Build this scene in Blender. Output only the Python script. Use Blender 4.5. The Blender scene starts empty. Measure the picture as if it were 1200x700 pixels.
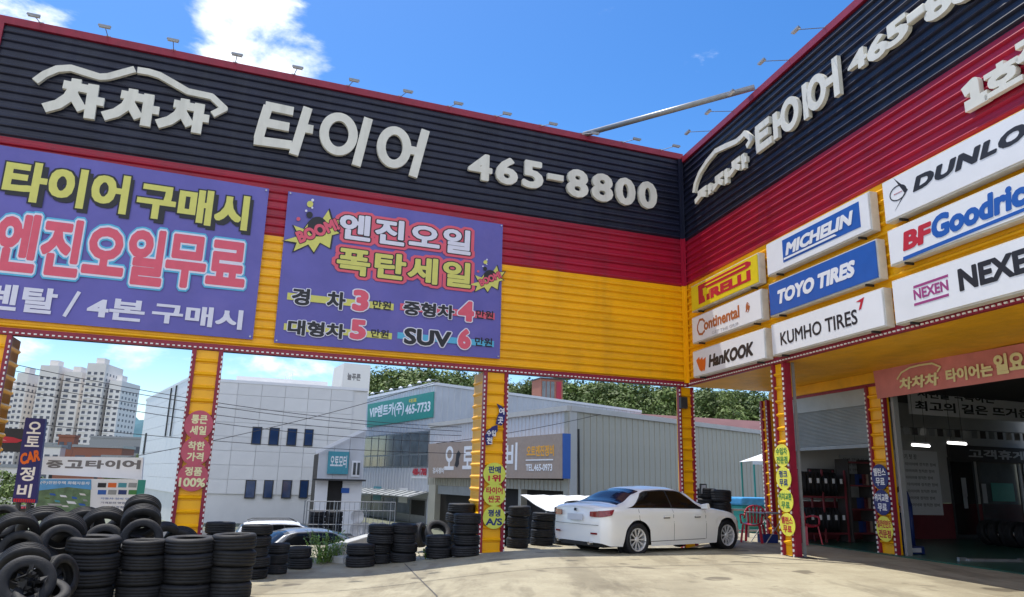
import bpy, bmesh, math, random
import numpy as np
from mathutils import Vector, Matrix
from mathutils.geometry import delaunay_2d_cdt, convex_hull_2d
R_ = math.radians
rnd = random.Random(7)
SC = bpy.context.scene
COL = SC.collection

# ---------------------------------------------------------------- camera
EYE = Vector((0, 0, 1.65)); FPX = 867.0; PITCH = 0.24005; ROLL = 0.02564
_cp, _sp, _cr, _sr = math.cos(PITCH), math.sin(PITCH), math.cos(ROLL), math.sin(ROLL)
def ray(px, py):
    x = (px - 600) / FPX; y = (350 - py) / FPX
    x, y = _cr * x - _sr * y, _sr * x + _cr * y
    return Vector((x, _cp - y * _sp, _sp + y * _cp))
cam_d = bpy.data.cameras.new("camera"); cam = bpy.data.objects.new("camera", cam_d); COL.objects.link(cam)
cam_d.sensor_width = 36; cam_d.lens = FPX / 1200 * 36; cam_d.clip_end = 9000; cam_d.clip_start = .05
rt = Vector((_cr, -_sr * _sp, _sr * _cp)); up = Vector((-_sr, -_cr * _sp, _cr * _cp)); bk = rt.cross(up)
cam.matrix_world = Matrix.Translation(EYE) @ Matrix((rt, up, bk)).transposed().to_4x4()
SC.camera = cam

# ---------------------------------------------------------------- sky and sun
SUN_EL = R_(69.5); SUN_AZ_TRAVEL = Vector((.68, -.734, 0)).normalized()     # horizontal travel of the sunlight
sv = -SUN_AZ_TRAVEL * math.cos(SUN_EL) + Vector((0, 0, math.sin(SUN_EL)))  # towards the sun
sun_d = bpy.data.lights.new("sun", 'SUN'); sun = bpy.data.objects.new("sun", sun_d); COL.objects.link(sun)
sun_d.energy = 2.8; sun_d.angle = R_(.53); sun_d.color = (1, .955, .87)
sun.rotation_euler = (-sv).to_track_quat('-Z', 'Y').to_euler()
W = bpy.data.worlds.new("World"); SC.world = W; W.use_nodes = True
nt = W.node_tree; nt.nodes.clear(); N = nt.nodes.new; K = nt.links.new
out = N('ShaderNodeOutputWorld'); bg = N('ShaderNodeBackground'); K(bg.outputs[0], out.inputs[0])
sky = N('ShaderNodeTexSky'); sky.sky_type = 'NISHITA'; sky.sun_disc = False
sky.sun_elevation = SUN_EL; sky.sun_rotation = math.atan2(sv.x, sv.y); sky.altitude = 100; sky.air_density = 1.0; sky.dust_density = .5; sky.ozone_density = 2.2
hs = N('ShaderNodeHueSaturation'); hs.inputs['Saturation'].default_value = 1.36; hs.inputs['Value'].default_value = .69
hs.inputs['Hue'].default_value = .505
K(sky.outputs[0], hs.inputs['Color'])
bg.inputs[1].default_value = .15
tc = N('ShaderNodeTexCoord')
def wmath(op, a, b=None, c=None, clamp=False):
    n = N('ShaderNodeMath'); n.operation = op; n.use_clamp = clamp
    for i, v in enumerate((a, b, c)):
        if v is None: continue
        if isinstance(v, (int, float)): n.inputs[i].default_value = v
        else: K(v, n.inputs[i])
    return n.outputs[0]
def wnoise(scale, detail, rough, vec, dist=0):
    n = N('ShaderNodeTexNoise'); n.inputs['Scale'].default_value = scale; n.inputs['Detail'].default_value = detail
    n.inputs['Roughness'].default_value = rough; n.inputs['Distortion'].default_value = dist; K(vec, n.inputs['Vector']); return n.outputs[0]
mp = N('ShaderNodeMapping'); mp.inputs['Scale'].default_value = (1, 1, 2.2); K(tc.outputs['Generated'], mp.inputs[0])
n1 = wnoise(7.5, 9, .58, mp.outputs[0], .25)
sp = N('ShaderNodeSeparateXYZ'); K(tc.outputs['Generated'], sp.inputs[0])
def blob(px, py, rad, amp):
    d = ray(px, py).normalized(); v = N('ShaderNodeVectorMath'); v.operation = 'DISTANCE'; K(tc.outputs['Generated'], v.inputs[0]); v.inputs[1].default_value = d
    t = wmath('SUBTRACT', 1, wmath('DIVIDE', v.outputs['Value'], rad), clamp=True)
    return wmath('MULTIPLY', wmath('SMOOTH_MIN', t, .6, .2), amp)
cov = None
for a in ((290, 48, .13, .72), (350, 88, .10, .74), (372, 96, .05, .6), (270, 35, .09, .4), (218, 24, .07, .46), (12, 8, .10, .5), (45, 14, .05, .35), (120, 20, .2, .10),
          (22, 424, .08, .40), (175, 450, .10, .38), (100, 425, .05, .22), (330, 446, .09, .40), (395, 444, .06, .36), (280, 440, .05, .30)):
    b_ = blob(*a); cov = b_ if cov is None else wmath('MAXIMUM', cov, b_)
low = wmath('MULTIPLY', wmath('SUBTRACT', 1, wmath('DIVIDE', wmath('ABSOLUTE', wmath('SUBTRACT', sp.outputs['Z'], .03)), .16), clamp=True), .09)
side = wmath('MULTIPLY', wmath('SUBTRACT', .35, sp.outputs['Y'], clamp=True), .46)          # unseen scattered cloud beside and behind the camera, thickened to add fill light
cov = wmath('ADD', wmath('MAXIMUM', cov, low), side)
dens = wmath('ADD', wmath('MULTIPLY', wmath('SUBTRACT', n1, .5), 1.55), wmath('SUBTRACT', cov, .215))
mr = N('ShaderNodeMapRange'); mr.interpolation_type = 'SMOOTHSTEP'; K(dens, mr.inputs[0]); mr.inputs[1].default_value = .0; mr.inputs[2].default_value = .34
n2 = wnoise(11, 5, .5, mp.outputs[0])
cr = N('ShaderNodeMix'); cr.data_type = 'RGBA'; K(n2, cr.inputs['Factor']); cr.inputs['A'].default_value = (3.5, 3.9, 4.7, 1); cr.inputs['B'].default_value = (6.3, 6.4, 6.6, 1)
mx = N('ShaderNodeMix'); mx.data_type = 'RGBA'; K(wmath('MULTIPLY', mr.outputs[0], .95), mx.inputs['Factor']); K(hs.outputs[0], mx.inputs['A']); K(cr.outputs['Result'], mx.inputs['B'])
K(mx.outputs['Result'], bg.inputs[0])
SC.view_settings.view_transform = 'Standard'; SC.view_settings.look = 'None'; SC.view_settings.exposure = .95; SC.view_settings.gamma = 1
SC.view_settings.use_curve_mapping = False
SC.cycles.max_bounces = 6; SC.cycles.transparent_max_bounces = 8; SC.cycles.use_denoising = True

# ---------------------------------------------------------------- frames of the place
class Frame:                                   # a vertical plane: origin, direction read left to right, outward normal
    def __init__(s, o, az):
        s.o = Vector(o); s.d = Vector((math.sin(az), math.cos(az), 0)); s.n = Vector((s.d.y, -s.d.x, 0)); s.rz = math.atan2(s.d.y, s.d.x)
    def uv(s, px, py, off=0):
        r = ray(px, py); P0 = s.o + s.n * off - EYE
        t = P0.dot(s.n) / r.dot(s.n); P = EYE + r * t
        return (P - s.o).dot(s.d), P.z
    def pt(s, u, z, off=0): return s.o + s.d * u + s.n * off + Vector((0, 0, z))
CORNER = Vector((4.834, 19.93, 0))
FL = Frame(CORNER, 1.21206); FR = Frame(CORNER, 2.90737)
def at(px, py, Y):
    r = ray(px, py); return EYE + r * (Y / r.y)
def sst(t): t = max(0, min(1, t)); return t * t * (3 - 2 * t)
def gz(x, y):                                   # height of the ground
    g = (Vector((x, y, 0)) - CORNER).dot(FL.n)
    k = sst((x - 4.2) / 1.6)
    z = .28 * sst((x + 3) / 4) * (sst(g / 2.4) * (1 - k) + k)
    return z - (1.3 + z) * sst((-g - 2.2) / 3.2)
def ground_at(px, py):
    r = ray(px, py); r = r / r.y; t = 3.0
    while t < 80:
        P = EYE + r * t
        if P.z <= gz(P.x, P.y): break
        t += .04
    return Vector((P.x, P.y, gz(P.x, P.y)))
def plane_at(px, py, z):
    r = ray(px, py); return EYE + r * ((z - EYE.z) / r.z)

# ---------------------------------------------------------------- materials
def mat(name, col, rough=.55, metal=0, var=.12, scale=6, bump=0, bscale=None, coat=0, dirt=None, dscale=1.5, damt=.5, spec=.5, emit=0, trans=0, alpha=1, streak=0, orand=0):
    m = bpy.data.materials.new(name); m.use_nodes = True; t = m.node_tree; P = t.nodes['Principled BSDF']; L = t.links.new
    c = tuple(col) + (1,)
    P.inputs['Roughness'].default_value = rough; P.inputs['Metallic'].default_value = metal
    P.inputs['Coat Weight'].default_value = coat; P.inputs['Specular IOR Level'].default_value = spec
    P.inputs['Transmission Weight'].default_value = trans; P.inputs['Alpha'].default_value = alpha
    if emit: P.inputs['Emission Color'].default_value = c; P.inputs['Emission Strength'].default_value = emit
    g = t.nodes.new('ShaderNodeTexCoord'); src = g.outputs['Object']
    if var or bump:
        n = t.nodes.new('ShaderNodeTexNoise'); n.inputs['Scale'].default_value = scale; n.inputs['Detail'].default_value = 5; n.inputs['Roughness'].default_value = .6; L(src, n.inputs['Vector'])
    if var:
        r = t.nodes.new('ShaderNodeMapRange'); L(n.outputs[0], r.inputs[0]); r.inputs[1].default_value = .3; r.inputs[2].default_value = .7
        r.inputs[3].default_value = 1 - var; r.inputs[4].default_value = 1 + var
        h = t.nodes.new('ShaderNodeHueSaturation'); h.inputs['Color'].default_value = c; last = h.outputs[0]
        if orand:
            oi = t.nodes.new('ShaderNodeObjectInfo'); ro = t.nodes.new('ShaderNodeMapRange'); L(oi.outputs['Random'], ro.inputs[0]); ro.inputs[3].default_value = 1 - orand; ro.inputs[4].default_value = 1 + orand
            mu = t.nodes.new('ShaderNodeMath'); mu.operation = 'MULTIPLY'; L(r.outputs[0], mu.inputs[0]); L(ro.outputs[0], mu.inputs[1]); L(mu.outputs[0], h.inputs['Value'])
        else: L(r.outputs[0], h.inputs['Value'])
        if dirt:
            mp_ = t.nodes.new('ShaderNodeMapping'); L(src, mp_.inputs[0]); mp_.inputs['Scale'].default_value = (1, 1, .12 if streak else 1)
            n3 = t.nodes.new('ShaderNodeTexNoise'); n3.inputs['Scale'].default_value = dscale; n3.inputs['Detail'].default_value = 7; n3.inputs['Roughness'].default_value = .65; L(mp_.outputs[0], n3.inputs['Vector'])
            r3 = t.nodes.new('ShaderNodeMapRange'); L(n3.outputs[0], r3.inputs[0]); r3.inputs[1].default_value = .5; r3.inputs[2].default_value = .78; r3.inputs[3].default_value = 0; r3.inputs[4].default_value = damt
            x = t.nodes.new('ShaderNodeMix'); x.data_type = 'RGBA'; L(r3.outputs[0], x.inputs['Factor']); L(last, x.inputs['A']); x.inputs['B'].default_value = tuple(dirt) + (1,); last = x.outputs['Result']
        L(last, P.inputs['Base Color'])
    else: P.inputs['Base Color'].default_value = c
    if bump:
        b = t.nodes.new('ShaderNodeBump'); b.inputs['Strength'].default_value = bump; b.inputs['Distance'].default_value = .02
        nb = t.nodes.new('ShaderNodeTexNoise'); nb.inputs['Scale'].default_value = bscale or scale * 4; nb.inputs['Detail'].default_value = 6; L(src, nb.inputs['Vector'])
        L(nb.outputs[0], b.inputs['Height']); L(b.outputs[0], P.inputs['Normal'])
    return m
M = {}
def mm(k, *a, **b): M[k] = mat(k, *a, **b)
mm('navy_siding', (.008, .011, .032), .42, var=.25, scale=1.3, dirt=(.07, .08, .10), dscale=2.6, damt=.25, streak=1, bump=.05, bscale=3, orand=0.12)
mm('red_siding', (.36, .006, .034), .40, var=.14, scale=1.2, dirt=(.16, .03, .05), dscale=2.2, damt=.5, streak=1, bump=.05, bscale=3, orand=0.12)
mm('yellow_siding', (.96, .48, .004), .38, var=.09, scale=1.1, dirt=(.55, .27, .03), dscale=2.2, damt=.35, streak=1, bump=.05, bscale=3, orand=0.05)
mm('red_trim', (.26, .010, .035), .45, var=.15)
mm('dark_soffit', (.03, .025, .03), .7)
mm('soffit_yellow', (.85, .43, .008), .5, var=.12, scale=2, dirt=(.38, .18, .01), dscale=1.5, damt=.3)
mm('print_amber', (.80, .38, .03), .5, var=.05)
mm('bulb', (.85, .82, .8), .3, var=.05)
mm('letter', (.70, .69, .62), .5, var=.06, scale=3, dirt=(.30, .28, .22), dscale=3, damt=.35, streak=1)
mm('sign_white', (.80, .81, .84), .35, var=.03, scale=1.5, dirt=(.5, .5, .48), dscale=2, damt=.15)
mm('sign_side', (.62, .60, .55), .45, var=.08, dirt=(.3, .29, .26), dscale=4, damt=.4)
mm('print_black', (.015, .016, .022), .5, var=.1)
mm('print_navy', (.010, .03, .16), .5, var=.05)
mm('print_blue', (.016, .105, .42), .4, var=.05)
mm('print_red', (.50, .015, .035), .5, var=.05)
mm('print_orange', (.75, .14, .015), .5, var=.05)
mm('print_brown', (.42, .12, .035), .5, var=.05)
mm('print_magenta', (.33, .05, .20), .5, var=.05)
mm('print_yellow', (.78, .60, .015), .45, var=.05)
mm('print_cream', (.78, .74, .42), .5, var=.05)
mm('print_green', (.05, .22, .05), .5, var=.05)
mm('print_grey', (.45, .45, .47), .5, var=.05)
mm('banner_purple', (.125, .115, .42), .55, var=.10, scale=.9, bump=.7, bscale=1.6, dirt=(.19, .155, .46), dscale=1.2, damt=.5)
mm('banner_lime', (.66, .64, .16), .6, var=.05)
mm('banner_coral', (.72, .11, .17), .6, var=.05)
mm('banner_white', (.72, .72, .84), .6, var=.04)
mm('banner_cyan', (.10, .45, .70), .6, var=.05)
mm('banner_pink', (.62, .22, .22), .65, var=.14, scale=1.6, bump=.4, bscale=2.5, dirt=(.48, .14, .14), dscale=1.2, damt=.5)
mm('disc_rose', (.52, .085, .13), .5, var=.08)
mm('disc_lime', (.66, .72, .10), .5, var=.06)
mm('disc_yellow', (.80, .76, .08), .5, var=.06)
mm('rubber', (.0085, .009, .0115), .66, var=.35, scale=9, bump=.25, bscale=60, dirt=(.035, .033, .032), dscale=4, damt=.55, spec=.4, orand=.45)
mm('steel', (.45, .46, .47), .35, metal=.8, var=.1)
mm('grey_metal', (.28, .29, .30), .45, metal=.4, var=.12)
mm('dark_metal', (.045, .047, .05), .5, metal=.3)
mm('alloy', (.70, .70, .71), .35, metal=.35, var=.05)
mm('car_white', (.82, .82, .81), .25, var=.02, coat=.35, scale=2)
mm('car_grey', (.15, .16, .17), .35, metal=.15, var=.05, coat=.8)
mm('car_glass', (.004, .005, .006), .08, var=.1, spec=.3)
mm('car_glass_blue', (.008, .014, .04), .12, var=.1, spec=.28)
mm('car_plastic', (.02, .02, .022), .5)
mm('lamp_red', (.20, .004, .010), .15, coat=.6, var=.3, scale=20)
mm('lamp_clear', (.6, .6, .62), .1, coat=.6)
mm('chrome', (.7, .7, .72), .12, metal=1, var=.02)
mm('plate', (.55, .57, .62), .5, var=.03)
mm('red_plastic', (.42, .02, .045), .35, var=.1)
mm('white_plastic', (.74, .74, .74), .4)
mm('tarp_white', (.78, .78, .76), .7, var=.06, bump=.3)
mm('blue_tarp', (.05, .28, .55), .5, var=.2)
mm('shutter', (.36, .38, .39), .45, metal=.3, var=.10, scale=2, dirt=(.22, .22, .21), dscale=1.4, damt=.4)
mm('panel_white', (.74, .73, .72), .42, var=.05, scale=.7, dirt=(.60, .60, .60), dscale=.5, damt=.4, streak=1, orand=.04)
mm('panel_light', (.80, .80, .82), .45, var=.05, scale=.7)
mm('factory_blue', (.58, .60, .64), .5, var=.08, scale=.8, dirt=(.45, .45, .45), dscale=.9, damt=.4, streak=1)
mm('factory_grey', (.40, .39, .33), .55, var=.10, scale=.7, dirt=(.30, .29, .26), dscale=1.1, damt=.5, streak=1)
mm('concrete_wall', (.5, .5, .48), .8, var=.12, scale=1, bump=.3, dirt=(.25, .25, .25), dscale=1, damt=.5)
mm('window_blue', (.02, .05, .13), .08, var=.3, scale=.8, spec=.9)
mm('window_grey', (.08, .10, .115), .12, var=.5, scale=.9, spec=.8)
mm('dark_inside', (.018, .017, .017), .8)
mm('teal_sign', (.02, .27, .22), .5, var=.08)
mm('cyan_sign', (.06, .30, .38), .5, var=.08)
mm('brown_sign', (.34, .26, .21), .5, var=.08, dirt=(.31, .27, .25), dscale=1, damt=.5)
mm('apartment', (.74, .70, .66), .8, var=.05, scale=.05)
mm('apartment_side', (.80, .77, .74), .8, var=.04, scale=.05)
mm('apartment_win', (.10, .11, .14), .4, var=.4, scale=.3)
mm('brick_brown', (.28, .11, .07), .8, var=.1)
mm('roof_red', (.17, .075, .07), .7, var=.15, scale=.8)
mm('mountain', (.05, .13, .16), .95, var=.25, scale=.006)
mm('leaf', (.085, .125, .030), .6, var=.5, scale=.55, spec=.25)
mm('leaf_light', (.13, .18, .045), .6, var=.5, scale=.7, spec=.25)
mm('hill_ground', (.03, .05, .015), .9, var=.4, scale=.3)
mm('bark', (.10, .07, .05), .9, var=.3)
mm('weed', (.13, .22, .035), .6, var=.4, scale=12)
mm('interior_wall', (.50, .50, .49), .8, var=.10, scale=1, dirt=(.2, .2, .2), dscale=1, damt=.5)
mm('interior_board', (.42, .44, .46), .6, var=.05)
mm('interior_red', (.17, .025, .035), .6, var=.1)
mm('interior_dark', (.05, .045, .045), .8)
mm('green_floor', (.020, .095, .065), .30, var=.25, scale=1.5, dirt=(.02, .03, .03), dscale=1.2, damt=.6)
mm('kerb', (.42, .42, .40), .85, var=.15, bump=.3)
mm('cable', (.03, .03, .035), .6)
mm('tube_light', (1, .98, .95), .4, var=0, emit=2.2)
mm('sign_blue', (.012, .016, .15), .45, var=.08)
mm('grey_letters', (.16, .15, .15), .5, var=.1)
mm('billboard_sky', (.10, .33, .62), .5, var=.2, scale=2)
mm('billboard_green', (.12, .20, .10), .5, var=.5, scale=5)

def concrete_mat():
    m = bpy.data.materials.new('concrete_lot'); m.use_nodes = True; t = m.node_tree; P = t.nodes['Principled BSDF']; L = t.links.new
    g = t.nodes.new('ShaderNodeTexCoord')
    def no(s, d=6, r=.6, sc=(1, 1, 1)):
        q = t.nodes.new('ShaderNodeMapping'); q.inputs['Scale'].default_value = sc; L(g.outputs['Object'], q.inputs[0])
        n = t.nodes.new('ShaderNodeTexNoise'); n.inputs['Scale'].default_value = s; n.inputs['Detail'].default_value = d; n.inputs['Roughness'].default_value = r; L(q.outputs[0], n.inputs['Vector']); return n.outputs[0]
    def ramp(f, a, b, ca, cb):
        n = t.nodes.new('ShaderNodeValToRGB'); n.color_ramp.elements[0].position = a; n.color_ramp.elements[1].position = b
        n.color_ramp.elements[0].color = ca + (1,); n.color_ramp.elements[1].color = cb + (1,); L(f, n.inputs[0]); return n.outputs[0]
    def mul(a, b, f=1):
        n = t.nodes.new('ShaderNodeMix'); n.data_type = 'RGBA'; n.blend_type = 'MULTIPLY'; n.inputs['Factor'].default_value = f; L(a, n.inputs['A']); L(b, n.inputs['B']); return n.outputs['Result']
    base = ramp(no(.35), .3, .72, (.33, .29, .195), (.47, .425, .295))
    c = mul(base, ramp(no(1.6, 8, .7), .3, .62, (.72, .70, .68), (1, 1, 1)))
    c = mul(c, ramp(no(.9, 7, .75, (1, .35, 1)), .52, .64, (1, 1, 1), (.70, .68, .66)))
    c = mul(c, ramp(no(28, 4, .7), .3, .7, (.86, .86, .86), (1.0, 1.0, 1.0)))
    c = mul(c, ramp(no(3.2, 3, .5), .66, .74, (1, 1, 1), (.62, .60, .58)))
    c = mul(c, ramp(no(.55, 4, .6, (2.2, .5, 1)), .54, .60, (1, 1, 1), (.76, .75, .74)))
    c = mul(c, ramp(no(1.1, 2, .4, (1, 1, 1)), .68, .71, (1, 1, 1), (.45, .43, .42)))
    L(c, P.inputs['Base Color']); P.inputs['Roughness'].default_value = .78
    b = t.nodes.new('ShaderNodeBump'); b.inputs['Strength'].default_value = .35; b.inputs['Distance'].default_value = .01; L(no(40, 5), b.inputs['Height']); L(b.outputs[0], P.inputs['Normal'])
    return m
M['concrete'] = concrete_mat()
mm('asphalt', (.06, .06, .062), .9, var=.3, scale=.8, bump=.3, bscale=40)
mm('far_ground', (.13, .14, .10), .95, var=.4, scale=.05)

# ---------------------------------------------------------------- mesh building
class MB:
    def __init__(s): s.v = []; s.f = []; s.m = []
    def add(s, V, F, m=0):
        k = len(s.v); s.v += [tuple(a) for a in V]; s.f += [[i + k for i in f] for f in F]; s.m += [m] * len(F); return s
    def box(s, a, b, m=0):
        x0, y0, z0 = a; x1, y1, z1 = b
        return s.add([(x0, y0, z0), (x1, y0, z0), (x1, y1, z0), (x0, y1, z0), (x0, y0, z1), (x1, y0, z1), (x1, y1, z1), (x0, y1, z1)],
                     [[0, 3, 2, 1], [4, 5, 6, 7], [0, 1, 5, 4], [1, 2, 6, 5], [2, 3, 7, 6], [3, 0, 4, 7]], m)
    def hexa(s, P, m=0):        # 8 points, bottom ring then top ring
        return s.add(P, [[0, 3, 2, 1], [4, 5, 6, 7], [0, 1, 5, 4], [1, 2, 6, 5], [2, 3, 7, 6], [3, 0, 4, 7]], m)
    def cyl(s, p, q, r, n=8, r2=None, m=0, cap=True):
        p = Vector(p); q = Vector(q); r2 = r if r2 is None else r2; d = (q - p).normalized(); a = d.orthogonal().normalized(); b = d.cross(a)
        V = [p + (a * math.cos(t) + b * math.sin(t)) * r for t in [2 * math.pi * i / n for i in range(n)]] + [q + (a * math.cos(t) + b * math.sin(t)) * r2 for t in [2 * math.pi * i / n for i in range(n)]]
        F = [[i, (i + 1) % n, n + (i + 1) % n, n + i] for i in range(n)]
        if cap: F += [list(range(n))[::-1], list(range(n, 2 * n))]
        return s.add(V, F, m)
    def path(s, pts, r, n=6, m=0):
        for a, b in zip(pts, pts[1:]): s.cyl(a, b, r, n, m=m)
        return s
    def bar(s, p, q, w, t, m=0, upv=(0, 0, 1)):
        p = Vector(p); q = Vector(q); d = (q - p).normalized(); u = Vector(upv); a = d.cross(u)
        a = (a if a.length > 1e-3 else d.orthogonal()).normalized() * w / 2; b = d.cross(a).normalized() * t / 2
        return s.hexa([p - a - b, p + a - b, p + a + b, p - a + b, q - a - b, q + a - b, q + a + b, q - a + b], m)
    def lathe(s, prof, n=32, m=0, closed=False, axis='y'):
        k = len(prof); V = []
        for i in range(n):
            c, d = math.cos(2 * math.pi * i / n), math.sin(2 * math.pi * i / n)
            for r, h in prof: V.append((r * c, h, r * d) if axis == 'y' else (r * c, r * d, h))
        F = []
        for i in range(n):
            j = (i + 1) % n
            for a in range(k if closed else k - 1):
                b = (a + 1) % k; F.append([i * k + a, i * k + b, j * k + b, j * k + a])
        return s.add(V, F, m)
    def prism(s, poly, y0, y1, m=0):            # polygon in x,z pushed along y
        n = len(poly); V = [(x, y0, z) for x, z in poly] + [(x, y1, z) for x, z in poly]
        return s.add(V, [list(range(n)), list(range(n, 2 * n))[::-1]] + [[i, n + i, n + (i + 1) % n, (i + 1) % n] for i in range(n)], m)
    def mesh(s, name, mats, smooth=False):
        me = bpy.data.meshes.new(name); me.from_pydata(s.v, [], s.f)
        for a in (mats if isinstance(mats, (list, tuple)) else [mats]): me.materials.append(M[a] if isinstance(a, str) else a)
        for p, i in zip(me.polygons, s.m): p.material_index = i
        if smooth: me.polygons.foreach_set('use_smooth', [True] * len(me.polygons))
        bm = bmesh.new(); bm.from_mesh(me); bmesh.ops.recalc_face_normals(bm, faces=bm.faces); bm.to_mesh(me); bm.free()
        return me
    def build(s, name, mats, parent=None, smooth=False, bevel=0, loc=None, auto=None):
        return obj(name, s.mesh(name, mats, smooth), parent, bevel, loc)
def obj(name, me, parent=None, bevel=0, loc=None, rot=None, scale=None):
    o = bpy.data.objects.new(name, me); COL.objects.link(o)
    if parent is not None: o.parent = parent
    if loc is not None: o.location = loc
    if rot is not None: o.rotation_euler = rot
    if scale is not None: o.scale = scale
    if bevel:
        b = o.modifiers.new('bevel', 'BEVEL'); b.width = bevel; b.segments = 2; b.limit_method = 'ANGLE'
    return o
def tag(o, label=None, cat=None, group=None, kind=None):
    for k, v in (('label', label), ('category', cat), ('group', group), ('kind', kind)):
        if v: o[k] = v
    return o
def thing(name, label, cat, loc=(0, 0, 0), rz=0, group=None, rot=None):
    o = bpy.data.objects.new(name, None); COL.objects.link(o); o.location = loc; o.rotation_euler = rot or (0, 0, rz); o.empty_display_size = .1
    return tag(o, label, cat, group)
def fthing(fr, name, label, cat, group=None, off=0):      # a thing standing in the frame's own coordinates (x along, y into the wall, z up)
    return thing(name, label, cat, fr.o + fr.n * off, fr.rz, group)
def copy_tree(o, parent=None):
    kids = [c for c in ALLKIDS.get(o.name, [])]
    c = o.copy(); COL.objects.link(c); c.parent = parent
    for k in kids: copy_tree(k, c)
    return c
ALLKIDS = {}
def remember(root):                            # note the children once, before copying
    for o in list(COL.objects):
        if o.parent: 
            l = ALLKIDS.setdefault(o.parent.name, [])
            if o not in l: l.append(o)

# ---------------------------------------------------------------- lettering
def clean(V, Fs):
    bm = bmesh.new(); vs = [bm.verts.new((x, y, 0)) for x, y in V]
    for t in Fs:
        try: bm.faces.new([vs[i] for i in t])
        except Exception: pass
    bmesh.ops.delete(bm, geom=[v for v in bm.verts if not v.link_faces], context='VERTS')
    bmesh.ops.recalc_face_normals(bm, faces=bm.faces)
    bmesh.ops.dissolve_limit(bm, angle_limit=.06, verts=bm.verts, edges=bm.edges, use_dissolve_boundaries=False)
    bmesh.ops.triangulate(bm, faces=bm.faces); bm.verts.index_update()
    V = [(v.co.x, v.co.y) for v in bm.verts]; Fs = [[v.index for v in f.verts] for f in bm.faces]; bm.free(); return V, Fs
def union(P, F):
    P = [Vector(p) for p in P]
    v, e, f = delaunay_2d_cdt(P, [], F, 1, 1e-5)[:3]
    T = np.array([[tuple(v[i]) for i in t[:3]] for t in f]); C = T.mean(1); ok = np.zeros(len(C), bool)
    for g in F:
        q = np.array([tuple(P[i]) for i in g]); d = np.roll(q, -1, 0) - q
        c = d[:, 0][None] * (C[:, 1][:, None] - q[:, 1][None]) - d[:, 1][None] * (C[:, 0][:, None] - q[:, 0][None])
        ok |= (c > -1e-9).all(1) | (c < 1e-9).all(1)
    return clean([tuple(x) for x in v], [list(a) for a, o in zip(f, ok) if o])
def border(Fs):
    e = {}
    for f in Fs:
        for a, b in zip(f, f[1:] + f[:1]): e.setdefault((min(a, b), max(a, b)), []).append((a, b))
    return [v[0] for v in e.values() if len(v) == 1]
def flat(t):
    c = bpy.data.curves.new('t', 'FONT'); c.body = t; c.size = 1; c.resolution_u = 3
    o = bpy.data.objects.new('t', c); COL.objects.link(o)
    me = bpy.data.meshes.new_from_object(o.evaluated_get(bpy.context.evaluated_depsgraph_get()))
    key = {}; V = []; mp = []
    for v in me.vertices:
        k = (round(v.co.x, 4), round(v.co.y, 4))
        if k not in key: key[k] = len(V); V.append(k)
        mp.append(key[k])
    Fs = []
    for p in me.polygons:
        g = []
        for i in p.vertices:
            if mp[i] not in g: g.append(mp[i])
        if len(g) > 2: Fs.append(g)
    bpy.data.objects.remove(o); bpy.data.curves.remove(c); bpy.data.meshes.remove(me)
    return V, Fs
_g = {}; _adv = {}
def glyph(ch, r, n=8):
    k = (ch, round(r, 4), n)
    if k in _g: return _g[k]
    if (ch, 0, 8) not in _g: _g[(ch, 0, 8)] = flat(ch)
    V, Fs = _g[(ch, 0, 8)]
    if r > 0 and V:
        q = r / math.cos(math.pi / n); br = [(q * math.cos(2 * math.pi * (i + .5) / n), q * math.sin(2 * math.pi * (i + .5) / n)) for i in range(n)]
        P = [Vector(v) for v in V]; F = [list(f) for f in Fs]
        for a, b in border(Fs):
            pts = [Vector((V[i][0] + x, V[i][1] + y)) for i in (a, b) for x, y in br]
            h = convex_hull_2d(pts); j = len(P); P += [pts[i] for i in h]; F.append(list(range(j, j + len(h))))
        V, Fs = union(P, F)
    _g[k] = (V, Fs); return _g[k]
def adv(ch):
    if ch not in _adv:
        a = flat('H' + ch + 'H')[0]; b = flat('HH')[0]
        _adv[ch] = max(x for x, y in a) - max(x for x, y in b) if ch != ' ' else .27
    return _adv[ch]
def extrude(mb, V, Fs, y0, y1, f, m=0):
    """flat triangles in x,z -> solid from depth y0 (back) to y1 (front)"""
    n = len(V); P = [f(x, z) for x, z in V]
    W = [(x, y1, z) for x, z in P] + [(x, y0, z) for x, z in P]
    F = [list(t) for t in Fs] + [[i + n for i in t[::-1]] for t in Fs] + [[a, b, b + n, a + n] for a, b in border(Fs)]
    mb.add(W, F, m)
def text(parent, s, box, layers, y=0, th=.004, name='lettering', track=0, shear=0, n=8, rot=0):
    """layers: (embolden radius in ems, material, extra depth towards the viewer); the first one is fitted to box=(x0,z0,x1,z1)"""
    xs = []; x = 0
    for ch in s: xs.append(x); x += adv(ch) + track
    r0 = layers[0][0]; P = []
    for ch, x in zip(s, xs):
        if ch == ' ': continue
        V, F = glyph(ch, r0, n); P += [(a + x + shear * b, b) for a, b in V]
    ax, bx, az, bz = min(p[0] for p in P), max(p[0] for p in P), min(p[1] for p in P), max(p[1] for p in P)
    x0, z0, x1, z1 = box; cx, cz = (x0 + x1) / 2, (z0 + z1) / 2; c_, s_ = math.cos(rot), math.sin(rot)
    out = None
    for r, m, dy in layers:
        mb = MB()
        for i, (ch, xx) in enumerate(zip(s, xs)):
            if ch == ' ': continue
            V, F = glyph(ch, r, n)
            def f(a, b):
                a = a + xx + shear * b
                u = x0 + (a - ax) / (bx - ax) * (x1 - x0) - cx; w = z0 + (b - az) / (bz - az) * (z1 - z0) - cz
                return cx + u * c_ - w * s_, cz + u * s_ + w * c_
            e = .0012 * (i % 2)
            extrude(mb, V, F, y - dy - e + th, y - dy - e, f)
        o = mb.build(name, m, parent)
        out = out or o
    return out
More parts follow.
